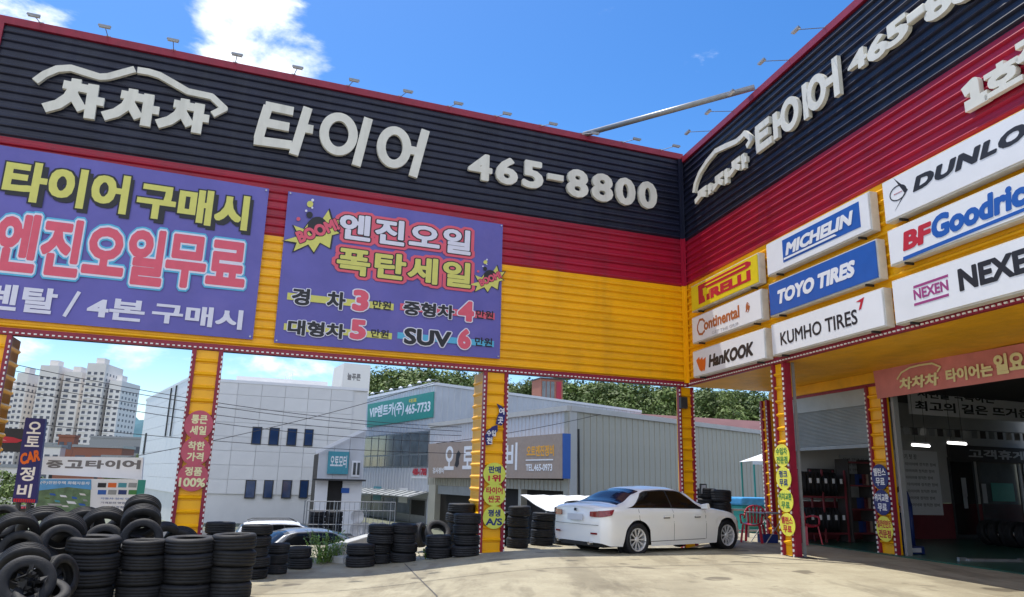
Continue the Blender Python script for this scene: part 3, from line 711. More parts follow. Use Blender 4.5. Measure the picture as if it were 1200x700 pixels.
text(t, 'MICHELIN', sub(b, .22, .36, .87, .72), [(.05, 'sign_white', 0)], y=YF - .006, shear=.22)
poly(t, b, [(.2, .26), (.72, .26), (.70, .32), (.2, .32)], 'sign_white', YF - .006)
t, b = lightbox('blue light box reading TOYO TIRES in white, middle one of the middle column', (900, 333), (1026.7, 280), (901.7, 369.7), (1030, 329.7), 'print_blue')
text(t, 'TOYO TIRES', sub(b, .10, .28, .83, .70), [(.055, 'sign_white', 0)], y=YF, shear=.2)
t, b = lightbox('white light box reading KUMHO TIRES, lowest of the middle column', (902.7, 381), (1035, 336), (905, 418), (1037, 383))
text(t, 'KUMHO TIRES', sub(b, .10, .26, .80, .66), [(.016, 'print_black', 0)], y=YF)
poly(t, b, [(.80, .84), (.865, .90), (.835, .62), (.815, .60), (.835, .80)], 'print_red')
t, b = lightbox('white light box reading DUNLOP, topmost of the far column', (1033, 214), (1200, 127), (1035.7, 259), (1200, 190), ext=2.0)
text(t, 'DUNLOP', rbox(FR, (1070, 226), (1230, 128), LBX), [(.06, 'print_black', 0)], y=YF, shear=.25, track=.06)
for ch, a0 in (('D', .0),):
    c0 = rbox(FR, (1044, 240), (1061, 212), LBX); strokes(t, [ring((c0[0] + c0[2]) / 2, (c0[1] + c0[3]) / 2, (c0[2] - c0[0]) / 2, (c0[3] - c0[1]) / 2.3, 20)], .02, YF + .003, YF, 'print_black', 'print')
    text(t, 'D', (c0[0] + .09, c0[1] + .14, c0[2] - .09, c0[3] - .14), [(.03, 'print_red', 0)], y=YF)
MB().prism([FR.uv(*q, LBX) for q in ((1047, 209), (1064, 222), (1049, 247), (1060, 226))], YF + .004, YF + .001).build('print', 'print_black', t)
t, b = lightbox('white light box reading BFGoodrich underlined in blue, middle of the far column', (1039, 271), (1200, 201), (1042.7, 318), (1200, 254), ext=2.0)
text(t, 'BF', rbox(FR, (1058.6, 295), (1091, 259), LBX), [(.055, 'print_red', 0)], y=YF, shear=.12)
text(t, 'Goodrich', rbox(FR, (1093, 282), (1218, 201), LBX), [(.05, 'print_blue', 0)], y=YF, shear=.12)
MB().prism([FR.uv(*q, LBX) for q in ((1058.6, 306), (1216, 241.5), (1216, 237), (1058.6, 301.5))], YF + .003, YF).build('print', 'print_blue', t)
t, b = lightbox('white light box reading NEXEN beside a purple emblem, lowest of the far column', (1044, 330), (1200, 276), (1048, 378), (1200, 342), ext=2.0)
text(t, 'NEXEN', rbox(FR, (1125, 342), (1230, 281), LBX), [(.045, 'print_black', 0)], y=YF)
text(t, 'NEXEN', rbox(FR, (1071.5, 352), (1110.5, 327.5), LBX), [(.03, 'print_magenta', 0)], y=YF)
for q in (((1070.5, 338.5), (1111, 324.5), (1111, 321.5), (1070.5, 335.5)), ((1071.5, 359), (1112, 347), (1112, 344), (1071.5, 356))): MB().prism([FR.uv(*k, LBX) for k in q], YF + .003, YF).build('print', 'print_magenta', t)

# ================================================================ banners on the left wall
BO = .09
def sheet(t, P, m, y, name='banner_sheet', nx=24, nz=10, amp=.012):
    """slightly rippled cloth with thickness; P = corners (u,z): TL TR BR BL"""
    V = []; F = []
    for s_ in (0, 1):
        for j in range(nz + 1):
            for i in range(nx + 1):
                a = i / nx; c = j / nz
                u = (P[0][0] * (1 - a) + P[1][0] * a) * (1 - c) + (P[3][0] * (1 - a) + P[2][0] * a) * c
                z = (P[0][1] * (1 - a) + P[1][1] * a) * (1 - c) + (P[3][1] * (1 - a) + P[2][1] * a) * c
                V.append((u, y + amp * (math.sin(u * 2.3 + z) + .6 * math.sin(u * 5.1 - z * 2)) * .5 + amp + s_ * .006, z))
    n = (nx + 1) * (nz + 1)
    for j in range(nz):
        for i in range(nx):
            q = [j * (nx + 1) + i, j * (nx + 1) + i + 1, (j + 1) * (nx + 1) + i + 1, (j + 1) * (nx + 1) + i]; F += [q, [k + n for k in q[::-1]]]
    return MB().add(V, F).build(name, m, t, smooth=True)
def LB(x0, y0, x1, y1): return lbox(FL, (x0, y0), (x1, y1), BO)
YB = -BO - .008
t = fthing(FL, 'banner', 'large purple banner with lime and coral Korean lettering at the far left of the wall', 'banner')
p = [FL.uv(-40, 163.5, BO), FL.uv(315.5, 221, BO), FL.uv(296, 398, BO), FL.uv(-40, 369.5, BO)]
p[0] = (max(p[0][0], LU0 + .3), p[0][1]); p[3] = (max(p[3][0], LU0 + .3), p[3][1])
sheet(t, p, 'banner_purple', -BO)
YELL = [(.040, 'banner_lime', .006), (.075, 'print_black', .002)]
for s_, q in (('타이어', (9, 186, 147, 252)), ('구매시', (164, 212, 289, 271))): text(t, s_, LB(*q), YELL, y=YB, th=.003, n=4)
for s_, q in (('타이어', (13, 190, 151, 257)), ('구매시', (168, 216, 293, 276))): text(t, s_, LB(*q), [(.075, 'print_black', 0)], y=YB, th=.003, n=4)
for s_, q in (('엔진오일', (2, 247, 188, 337)), ('무료', (199, 273, 285, 345))): text(t, s_, LB(*q), [(.042, 'banner_coral', .009), (.075, 'banner_white', .005), (.105, 'banner_cyan', .001)], y=YB, th=.003)
for s_, q in (('렌탈', (-16, 331, 64, 369)), ('4본', (104.5, 347, 168, 378)), ('구매시', (180, 354, 283, 387))): text(t, s_, LB(*q), [(.032, 'banner_white', 0)], y=YB, th=.003, n=4)
px_strokes(FL, t, [[(93, 342), (75, 371)]], .07, off=-YB, th=.003, m='banner_white', name='lettering')
for x, z in (p[1], p[2]): MB().cyl((x - .06, -BO - .02, z - .06 if z > 4.9 else z + .06), (x - .06, -BO, z - .06 if z > 4.9 else z + .06), .02, 8).build('eyelet', 'steel', t)
t = fthing(FL, 'banner', 'purple banner with bomb drawings listing oil change prices, right of the larger banner', 'banner')
p = [FL.uv(338, 224, BO), FL.uv(589.6, 263, BO), FL.uv(585.8, 420.5, BO), FL.uv(321, 401.6, BO)]
sheet(t, p, 'banner_purple', -BO)
for x, z in p: MB().cyl((x + (.05 if x < -8 else -.05), -BO - .02, z - .05 if z > 5 else z + .05), (x + (.05 if x < -8 else -.05), -BO, z - .05 if z > 5 else z + .05), .02, 8).build('eyelet', 'steel', t)
HALO = [(.038, 'banner_white', .011), (.075, 'print_black', .007), (.17, 'banner_coral', .001)]
text(t, '엔진오일', LB(399, 249, 551, 300), HALO, y=YB, th=.003, track=.05)
HALO[0] = (.038, 'banner_lime', .013); HALO[1] = (.075, 'print_black', .009); HALO[2] = (.17, 'banner_coral', .003)
text(t, '폭탄세일', LB(396, 289, 551, 339), HALO, y=YB, th=.003, track=.05)
for (q, m) in (((337, 343, 461, 364), 'banner_lime'), ((469, 355.5, 579.5, 375), 'banner_coral'), ((333, 379, 459, 398), 'banner_lime'), ((466, 389.5, 578.6, 407), 'banner_cyan')):
    flatbox(t, LB(*q), m, YB + .002)
BW = [(.04, 'print_black', .010), (.085, 'banner_white', .005)]
for s_, q in (('경', (343, 337, 362, 359)), ('차', (384, 341, 404, 364)), ('중형차', (473, 352, 532, 375)), ('대형차', (338, 374, 404, 398)), ('SUV', (474, 384, 528, 408))): text(t, s_, LB(*q), BW, y=YB, th=.003)
for s_, q in (('3', (414, 339, 431, 366)), ('4', (537, 352, 555, 378)), ('5', (411, 374, 428, 399)), ('6', (537, 385, 551, 410))): text(t, s_, LB(*q), [(.06, 'banner_coral', .012), (.10, 'banner_white', .008)], y=YB, th=.003)
for q in ((437, 351.5, 457.7, 364), (558, 363, 577.7, 375), (435, 385.5, 455, 397), (556.6, 395, 576.4, 407)): text(t, '만원', LB(*q), [(.02, 'print_black', .006)], y=YB, th=.003)
def boom(cx, cy, s):
    f = lambda x, y: FL.uv(cx + (x - 365) / 7 * s, cy + (y - 360) / 7 * s, BO)
    star = [(90, 437), (215, 400), (170, 315), (255, 345), (300, 285), (400, 270), (455, 190), (480, 275), (560, 270), (500, 350), (545, 378), (482, 395), (465, 500), (385, 455), (335, 535), (290, 470), (170, 525), (195, 455)]
    for k, m, dy in ((1.0, 'banner_lime', .006), (1.09, 'print_black', .003)):
        mb = MB(); P = [f(340 + (x - 340) * k, 380 + (y - 380) * k) for x, y in star]; c = f(340, 380); n = len(P)
        mb.add([(c[0], YB - dy, c[1])] + [(a, YB - dy, b) for a, b in P] + [(c[0], YB - dy + .002, c[1])] + [(a, YB - dy + .002, b) for a, b in P], [[0, 1 + i, 1 + (i + 1) % n] for i in range(n)] + [[n + 1, n + 2 + (i + 1) % n, n + 2 + i] for i in range(n)]); mb.build('print', m, t)
    for cxx, cyy, r, m, dy in ((365, 325, 82, 'print_black', .008), (300, 228, 26, 'print_black', .008), (304, 140, 26, 'banner_lime', .008), (208, 262, 16, 'banner_coral', .008), (272, 195, 10, 'banner_white', .008), (322, 170, 9, 'banner_white', .008), (325, 108, 12, 'banner_white', .009)):
        P = [f(cxx + r * math.cos(a), cyy + r * math.sin(a)) for a in [math.pi / 9 * i for i in range(18)]]
        MB().prism(P, YB - dy + .002, YB - dy).build('print', m, t)
    a = f(190, 480); b_ = f(540, 250); mx_, mz = (a[0] + b_[0]) / 2, (a[1] + b_[1]) / 2
    text(t, 'BOOM!', (mx_ - .50 * s, mz - .13 * s, mx_ + .50 * s, mz + .16 * s), [(.055, 'banner_coral', .015), (.10, 'print_black', .012)], y=YB, th=.002, rot=.50)
boom(372, 271, 1.0); boom(574, 327, .62)

# ================================================================ discs stuck on the pillars
def disc(fr, name, label, cat, cx, cy, rx_, ry_, m, lines, tm, off, group, rim=None, tr=.035):
    t = fthing(fr, name, label, cat, group)
    u, z = fr.uv(cx, cy, off); ru = (fr.uv(cx + rx_, cy, off)[0] - fr.uv(cx - rx_, cy, off)[0]) / 2; rz = (fr.uv(cx, cy - ry_, off)[1] - fr.uv(cx, cy + ry_, off)[1]) / 2
    MB().prism([(u + ru * math.cos(a), z + rz * math.sin(a)) for a in [math.pi / 16 * i for i in range(32)]], -off + .012, -off).build('disc', m, t)
    n = len(lines)
    for i, s_ in enumerate(lines):
        h = rz * (.62 if n == 2 else .8); zc = z + (rz * .38 * (1 if i == 0 else -1) if n == 2 else 0); w = ru * (.86 if len(s_) > 3 else .74 if len(s_) == 3 else .56)
        text(t, s_, (u - w, zc - h / 2, u + w, zc + h / 2), [(tr, tm if isinstance(tm, str) else tm[i], 0)], y=-off - .003, th=.003)
    return t
g = 'round slogan discs on the left pillar'
disc(FL, 'slogan_disc', 'rose disc reading 통큰 세일 on the left pillar, topmost', 'sign', 233, 498, 17, 17, 'disc_rose', ('통큰', '세일'), 'print_cream', .09, g)
disc(FL, 'slogan_disc', 'rose disc reading 착한 가격 on the left pillar, middle one', 'sign', 229.5, 529, 17.5, 17, 'disc_rose', ('착한', '가격'), 'print_cream', .10, g)
disc(FL, 'slogan_disc', 'rose disc reading 정품 100% on the left pillar, lowest', 'sign', 226, 559, 18, 17, 'disc_rose', ('정품', '100%'), 'print_cream', .11, g)
g = 'round slogan discs on the pillar beside the price banner'
disc(FL, 'slogan_disc', 'lime disc reading 판매 1위, upper of the middle pillar', 'sign', 579.5, 555.5, 13, 13.2, 'disc_lime', ('판매', '1위'), ('print_navy', 'print_red'), .09, g)
disc(FL, 'slogan_disc', 'lime disc reading 타이어 싼곳, centre of the middle pillar', 'sign', 579.3, 580, 13, 13.2, 'disc_lime', ('타이어', '싼곳'), 'print_red', .10, g)
disc(FL, 'slogan_disc', 'lime disc reading 평생 A/S, lowest on the middle pillar', 'sign', 579, 606.5, 13, 13.5, 'disc_lime', ('평생', 'A/S'), 'print_navy', .11, g)
g = 'oval slogan discs on the right wing pillar'
for i, (cx, cy, a, b, cc, ll) in enumerate(((916, 534, '수입차', '전문점', 'print_green', 'topmost yellow oval reading 수입차 전문점 on the front right pillar'), (918, 560.6, '펑크', '무료', 'print_navy', 'second yellow oval down reading 펑크 무료 on the front right pillar'),
                                  (920.3, 587, '위치교환', '무료', 'print_green', 'third yellow oval down reading 위치교환 무료 on the front right pillar'), (922.6, 615, '밸런스', '무료', 'print_red', 'lowest yellow oval reading 밸런스 무료 on the front right pillar'))):
    disc(FR, 'slogan_disc', ll, 'sign', cx, cy, 8.7, 13.4, 'disc_yellow', (a, b), cc, .09 + .01 * i, g, tr=.03)
g = 'oval slogan discs on the workshop door pillar'
disc(FR, 'slogan_disc', 'upper dark blue oval, reading 밸런스 무료, on the workshop door pillar', 'sign', 1031, 559, 9.5, 15, 'sign_blue', ('밸런스', '무료'), 'sign_white', -FAC + .09, g, tr=.03)
disc(FR, 'slogan_disc', 'lower dark blue oval, reading 위치교환 무료, on the workshop door pillar', 'sign', 1033.5, 589, 9.5, 15, 'sign_blue', ('위치교환', '무료'), 'sign_white', -FAC + .10, g, tr=.03)
disc(FR, 'slogan_disc', 'yellow oval reading 얼라인먼트 전문점 low on the workshop door pillar', 'sign', 1036.5, 620, 9.5, 15, 'disc_yellow', ('얼라인먼트', '전문점'), 'print_red', -FAC + .11, g, tr=.03)
t = fthing(FL, 'torn_sticker', 'torn dark blue sticker with white letters curling down the middle pillar', 'sticker')
for P, s_, q in (([(582, 473), (588, 476), (593, 484), (591, 494), (588, 499), (581, 497), (583, 488), (586, 482)], ('여', '곳'), ((585, 478, 591, 486), (583.5, 488.5, 589.5, 497))),
             ([(583, 498), (583.5, 505), (578, 511), (576, 521), (570, 522), (568, 511), (571, 505), (577, 500)], ('수입', '전'), ((570.5, 504, 581, 511.5), (570.5, 512.5, 577, 520.5)))):
    mb = MB(); PP = [FL.uv(x, y, .08) for x, y in P]; mb.prism(PP, -.072, -.08).build('sticker', 'sign_blue', t)
    for c, b_ in zip(s_, q): text(t, c, lbox(FL, b_[:2], b_[2:], .084), [(.03, 'sign_white', 0)], y=-.084, th=.003)

# ================================================================ workshop interior
t = fthing(FR, 'banner', 'faded pink banner with cream Korean lettering across the workshop door top', 'banner')
o_ = -FAC + .12
p = [FR.uv(1022, 434, o_), FR.uv(1200, 402, o_), FR.uv(1200, 442, o_), FR.uv(1027, 467.5, o_)]
for i, j in ((1, 0), (2, 3)):
    k = (p[i][1] - p[j][1]) / (p[i][0] - p[j][0]); u = p[i][0] + 2.5; p[i] = (u, p[j][1] + k * (u - p[j][0]))
sheet(t, p, 'banner_pink', -o_, amp=.02)
def RBX(x0, yb, x1, yt): return rbox(FR, (x0, yb), (x1, yt), o_)
text(t, '차차차', RBX(1055, 458, 1100, 436), [(.045, 'print_cream', .004)], y=-o_ - .012, th=.003, shear=.1)
px_strokes(FR, t, [[(1051, 445), (1056, 437), (1066, 431), (1078, 428), (1092, 426), (1102, 430), (1098, 436)]], .035, off=o_ + .015, th=.003, m='print_cream', name='lettering')
text(t, '타이어는', RBX(1110, 449, 1163, 424), [(.045, 'print_cream', .004)], y=-o_ - .012, th=.003)
text(t, '일요일', RBX(1167, 440, 1218, 407), [(.045, 'print_cream', .004)], y=-o_ - .012, th=.003)
text(t, '휴무', RBX(1228, 428, 1275, 391), [(.045, 'print_cream', .004)], y=-o_ - .012, th=.003)
def wallbox(name, label, cat, x0, y0, x1, y1, off, m, depth=.03, lines=(), tm='print_black', r=.02, group=None):
    t = fthing(FL, name, label, cat, group); b = lbox(FL, (x0, y0), (x1, y1), off)
    MB().box((b[0], -off, b[1]), (b[2], -off + depth, b[3])).build('board', m, t)
    for s_, q in lines: text(t, s_, sub(b, *q), [(r, tm, 0)], y=-off - .004, th=.003)
    return t, b
E0 = EW + .04
wallbox('slogan_board', 'long grey board with brushed Korean slogan hanging under the workshop ceiling', 'board', 1062, 440, 1260, 499, 2.4, 'sign_white', lines=(('최고의 길은 뜨거운 땀이다', (.03, .10, .98, .36)), ('시련을 극복하는', (.05, .44, .50, .68))), r=.03)
wallbox('story_board', 'pale board with many small text lines on the workshop end wall', 'board', 1048, 527, 1106, 604, E0, 'sign_white',
        lines=(('이야기 첫 장', (.05, .86, .5, .94)),) + tuple(('좋은 타이어와 정직한 정비', (.05, .76 - .105 * k, .93 - .05 * (k % 3), .81 - .105 * k)) for k in range(7)), r=.0)
wallbox('lounge_sign', 'dark sign board reading 고객휴게실 above the glass lounge door', 'sign', 1112, 521, 1235, 545, E0 + .1, 'interior_dark', depth=.1, lines=(('고객휴게실', (.17, .2, .86, .80)),), tm='print_grey', r=.03)
wallbox('notice_board', 'pale board of small text seen under the roller shutter', 'board', 984, 533, 1022, 562, E0, 'interior_board', lines=tuple(('정비 안내 문구', (.08, .76 - .22 * k, .92, .88 - .22 * k)) for k in range(4)), r=.0)
wallbox('hanging_banner', 'pale strip banner above the tyre rack under the shutter', 'banner', 934, 560, 979, 573, E0 + .3, 'interior_board', lines=(('타이어보관', (.05, .2, .45, .8)), ('합니다', (.68, .2, .95, .8))), r=.03)
wallbox('wall_screen', 'small dark screen on the wall behind the tyre rack', 'screen', 947, 549, 978, 559, E0, 'interior_dark', depth=.05)
# pennant row and tube lights
t = fthing(FL, 'bunting', 'row of small dark and coloured tags strung below the workshop ceiling', 'bunting')
for k in range(16):
    x = 1048 + k * 10; y = 500 + k * .55; b = lbox(FL, (x, y), (x + 7.5, y + 9), 2.0)
    MB().box((b[0], -2.01, b[1]), (b[2], -2.0, b[3])).build('tag', ['interior_dark', 'grey_metal', 'interior_dark', 'interior_wall', 'grey_metal'][k % 5], t)
a = FL.uv(1046, 500, 2.0); b = FL.uv(1205, 508, 2.0); MB().cyl((a[0], -2, a[1]), (b[0], -2, b[1]), .008, 6).build('string', 'cable', t)
for i, (x0, y0, x1, y1, w) in enumerate(((1069, 521.5, 1089, 523, 'left'), (1111, 519, 1132, 520.5, 'right'))):
    t = fthing(FL, 'tube_lamp', f'lit fluorescent tube under the workshop ceiling, {w} of two', 'lamp', 'lit tubes in the workshop')
    a = FL.uv(x0, y0, 3.2); b = FL.uv(x1, y1, 3.2)
    MB().cyl((a[0], -3.2, a[1]), (b[0], -3.2, b[1]), .03, 8).build('tube', 'tube_light', t); MB().box((a[0], -3.24, a[1] + .035), (b[0], -3.16, a[1] + .075)).build('batten', 'white_plastic', t)
    MB().cyl((a[0] + .1, -3.2, a[1] + .075), (a[0] + .1, -3.2, R_bot(0) - .13), .006, 6).build('hanger', 'cable', t); MB().cyl((b[0] - .1, -3.2, a[1] + .075), (b[0] - .1, -3.2, R_bot(0) - .13), .006, 6).build('hanger', 'cable', t)
# lounge doors
t = fthing(FL, 'lounge_door', 'dark glazed double door of the customer lounge with paper notices', 'door')
for x0, x1 in ((1112, 1143), (1146, 1196), (1199, 1240)):
    b = lbox(FL, (x0, 548), (x1, 560), E0); y = -E0
    fr_ = MB()
    for q in ((b[0], .31, b[0] + .07, 2.62), (b[2] - .07, .31, b[2], 2.62), (b[0] + .07, .31, b[2] - .07, .42), (b[0] + .07, 2.5, b[2] - .07, 2.62)): fr_.box((q[0], y, q[1]), (q[2], y + .06, q[3]))
    d = fr_.build('door_frame', 'dark_metal', t)
    MB().box((b[0] + .07, y + .02, .42), (b[2] - .07, y + .035, 2.5)).build('pane', 'window_grey' if x0 > 1144 else 'car_glass', d)
for q in ((1126, 560, 1134, 582), (1128, 575, 1135, 596), (1150, 567, 1158, 590)):
    b = lbox(FL, q[:2], q[2:], E0 + .01); MB().box((b[0], -E0 - .012, b[1]), (b[2], -E0 - .006, b[3])).build('notice', 'interior_board', t)
b = lbox(FL, (1161, 566), (1190, 588), E0 + .01); MB().box((b[0], -E0 - .012, b[1]), (b[2], -E0 - .006, b[3])).build('poster', 'teal_sign', t)
# ================================================================ tyres
def tyre_prof(R, w, b, tread=True):
    h = w / 2
    o = [(b, -h * .82), (b + .012, -h * .95), (b + (R - b) * .45, -h * 1.02), (b + (R - b) * .78, -h * .98), (R - .012, -h * .84), (R - .002, -h * .70)]
    g = .008
    o += [(R, -h * .46), (R - g, -h * .44), (R - g, -h * .38), (R, -h * .36), (R, -h * .06), (R - g, -h * .04), (R - g, h * .04), (R, h * .06), (R, h * .36), (R - g, h * .38), (R - g, h * .44), (R, h * .46)]
    o += [(R - .002, h * .70), (R - .012, h * .84), (b + (R - b) * .78, h * .98), (b + (R - b) * .45, h * 1.02), (b + .012, h * .95), (b, h * .82)]
    o += [(b - .006, h * .74), (b + (R - b) * .35, h * .80), (R - .03, h * .6), (R - .022, 0), (R - .03, -h * .6), (b + (R - b) * .35, -h * .80), (b - .006, -h * .74)]
    return o
TYM = []
for R, w, b in ((.32, .205, .190), (.32, .225, .200), (.32, .19, .182)):
    TYM.append(MB().lathe(tyre_prof(R, w, b), 40, closed=True, axis='z').mesh('tyre', 'rubber', smooth=True))
TW = (.205, .225, .19)
def tyre(loc, R, w, label, group, rot=(0, 0, 0), k=None):
    k = rnd.randrange(3) if k is None else k
    return tag(obj('tyre', TYM[k], loc=loc, rot=rot, scale=(R / .32, R / .32, w / TW[k] / 1.02)), label, 'tyre', group)
ORD = ['top', 'second from top', 'third from top', 'fourth from top', 'fifth from top', 'sixth from top', 'seventh from top']
def stack(cx, base_y, wpx, n, where, top_y=None, jit=.026, zb_=None, hidden=0):
    P = ground_at(cx, base_y); 
    if zb_ is not None: P.z = zb_
    D = (P - EYE).dot(Vector((0, _cp, _sp))); R = wpx * D / FPX / 2
    P = P + Vector((P.x, P.y, 0)).normalized() * R * .9
    if zb_ is None: P.z = gz(P.x, P.y)
    D = (P - EYE).dot(Vector((0, _cp, _sp))); R = wpx * D / FPX / 2
    if top_y is not None:
        r = ray(cx, top_y); zt = EYE.z + r.z * ((P.y - R * .5) / r.y); h = (zt - P.z) / n
    else: h = R * .66
    for i in range(n):
        if i < hidden: continue
        tilt = (rnd.uniform(-.035, .035), rnd.uniform(-.035, .035), rnd.uniform(0, 6))
        tyre(P + Vector((rnd.uniform(-jit, jit), rnd.uniform(-jit, jit), h * (i + .5))), R * rnd.uniform(.93, 1.04), h * .985, f'black tyre, {ORD[n - 1 - i]} of {where}', 'tyres in ' + where[:60], tilt)
    return P, R, h
stack(101, 709, 59, 4, 'the tall flat stack at the far left front', 629)
stack(161, 707, 53, 4, 'the second front stack from the left', 633)
stack(216, 706, 58, 4, 'the third front stack from the left', 630)
stack(268, 704, 51, 4, 'the fourth front stack from the left', 626)
stack(294, 680, 38, 5, 'the slim stack just right of the front row', 615)
stack(323.5, 674, 26, 3, 'the low stack of three beside the slim stack', 637)
stack(349.5, 668, 28, 2, 'the pair left of the weeds', 641)
stack(422.5, 666, 35, 2, 'the pair right of the weeds', 638)
stack(443, 662, 32, 4, 'the stack behind the pair right of the weeds', 615)
stack(472, 659.5, 32, 4, 'the four-tyre stack beside the leaning tyre', 614)
stack(513, 655.5, 33, 2, 'the pair left of the middle pillar', 627.5)
stack(546, 653, 33, 4, 'the stack touching the middle pillar', 602)
stack(538, 647, 33, 5, 'the rear stack left of the middle pillar', 590)
stack(607, 643, 27, 4, 'the first stack right of the middle pillar', 593)
stack(635.5, 640, 28, 4, 'the second stack right of the middle pillar', 601)
stack(622, 635, 26, 5, 'the stack half hidden right of the middle pillar', 596)
P, R, h = stack(662, 639, 26, 4, 'the stack beside the rear of the white sedan', 594)
tyre(P + Vector((.22, .1, h * 4 + .07)), .24, .13, 'small thin tyre lying on the stack beside the rear of the white sedan', None, (.12, -.1, 0), 2)
stack(255, 655, 34, 3, 'the stack peeking out behind the fourth front stack', 612)
stack(590, 640, 22, 4, 'the stack hidden behind the middle pillar', 600)
stack(829, 636, 27, 5, 'the dark stack just right of the corner pillar', 572)
stack(846, 634, 24, 4, 'the lower stack right of the corner pillar', 574)
# leaning and heaped tyres
def tyre_px(px, py, Y, rpx, tilt, yaw, label, w=None, k=None, grp='tyres heaped at the left'):
    P = at(px, py, Y); D = (P - EYE).dot(Vector((0, _cp, _sp))); R = rpx * D / FPX
    az = math.atan2(P.x, P.y)
    rot = Matrix.Rotation(-az + yaw, 3, 'Z') @ Matrix.Rotation(tilt, 3, 'X')
    return tyre(P, R, w or R * .64, label, grp, rot.to_euler(), k)
T90 = math.pi / 2
tyre_px(493, 627, 17.9, 14, T90 * .9, 1.2, 'dark tyre standing on edge behind the stack left of the middle pillar', grp=None)
tyre_px(513, 624, 17.6, 15, T90 * .55, .3, 'tyre leaning on its side above the pair left of the middle pillar', grp=None)
J = [
 (23.6, 647, 9.6, 24, 1.42, -.25, 'tyre facing forward at the far left edge of the heap'),
 (17, 625, 9.7, 25, 2.05, .2, 'tyre lying tread out on top of the heap at the far left edge'),
 (70, 640, 9.9, 24, 1.25, .35, 'tyre facing forward behind the first front stack'),
 (50, 618, 10.6, 27, 2.2, .1, 'topmost flat tyre of the heap left of the blue sign foot'),
 (72, 626, 10.2, 26, 2.05, -.1, 'tilted tyre under the topmost flat tyre of the heap'),
 (121, 638, 10.9, 23, 1.2, .0, 'tyre with its open side up between the first two front stacks'),
 (122, 618, 11.3, 25, 2.1, .0, 'flat tyre at the top of the heap between the first two front stacks'),
 (96, 618, 12.0, 24, 2.0, .2, 'dark tyre at the back of the heap behind the first front stack'),
 (166, 632, 10.9, 23, 1.40, -.1, 'tyre facing forward above the second front stack'),
 (165.5, 611, 11.1, 21.5, 2.15, .05, 'tilted tyre resting on the one facing forward above the second front stack'),
 (167, 597, 11.4, 20, 2.3, -.1, 'highest tyre of all, on the heap above the second front stack'),
 (30, 684, 8.6, 31, 1.15, .1, 'big tyre full of scraps at the bottom left corner'),
 (70, 676, 9.2, 25, 1.30, .9, 'tyre turned sideways left of the first front stack'),
 (28, 664, 9.0, 28, 2.0, .1, 'flat tyre lying over the big one with scraps'),
 (2, 612, 11, 20, 1.2, -.3, 'tyre cut off by the left edge below the pink lights'),
 (190, 634, 12.6, 22, 1.9, .3, 'tyre lying behind between the second and third front stacks'),
 (212, 636, 12.8, 20, 2.1, -.3, 'flat tyre behind the third front stack'),
 (140, 628, 11.6, 22, 1.2, -.6, 'tyre on edge behind the gap left of the second front stack'),
 (150, 640, 10.9, 24, .3, .4, 'tyre lying in the heap under the one facing forward'),
 (5, 668, 9.2, 24, .8, -.6, 'tyre at the left edge leaning on the big one with scraps'),
 (48, 664, 9.8, 24, .9, .5, 'tyre wedged in the middle of the left heap'),
 (48, 700, 8.6, 30, .4, .0, 'tyre at the very bottom left under the scraps'),
 (95, 655, 10.6, 25, .5, .5, 'tyre in the shadow behind the first front stack'),
 (60, 690, 9.6, 26, .2, .5, 'flat tyre at the foot of the left heap'), (15, 695, 9.6, 27, .3, .1, 'flat tyre at the left foot of the heap'),
]
for a in J: tyre_px(*a)
for i, (x, y, Y) in enumerate([(20, 700, 10.4), (75, 690, 10.8), (125, 685, 11.5), (60, 665, 11.2), (120, 662, 11.6), (20, 670, 10.8), (165, 665, 11.6), (30, 640, 11.2), (75, 640, 11.3), (-8, 690, 10.8), (-2, 655, 11.0), (4, 636, 11.1)]):
    P = at(x, y, Y); tyre(P, .32, .21, 'buried tyre holding up the left heap, ' + ['at the bottom left end', 'under the first front stack gap', 'behind the second front stack', 'in the middle layer', 'in the middle layer at its right', 'in the middle layer at its left', 'at the far right end', 'in the upper left layer', 'in the upper right layer', 'lowest at the cut left edge', 'middle one at the cut left edge', 'upper one at the cut left edge'][i], 'tyres buried in the heap', (rnd.uniform(-.2, .2), rnd.uniform(-.2, .2), 0))
t = thing('scrap_pile', 'crumpled dark rubber scraps filling the big tyre at the bottom left', 'scraps', at(30, 682, 8.55))
for k in range(26):
    a, r = rnd.uniform(0, 6.28), rnd.uniform(0, .2); c = Vector((r * math.cos(a), rnd.uniform(-.04, .08), r * .8 * math.sin(a))); s_ = rnd.uniform(.02, .05)
    V = [c + Vector((rnd.uniform(-1, 1), rnd.uniform(-1, 1), rnd.uniform(-1, 1))) * s_ * 1.4 for _ in range(8)]
    MB().hexa(V).build('scrap', 'grey_metal' if k % 4 == 0 else 'rubber', t)

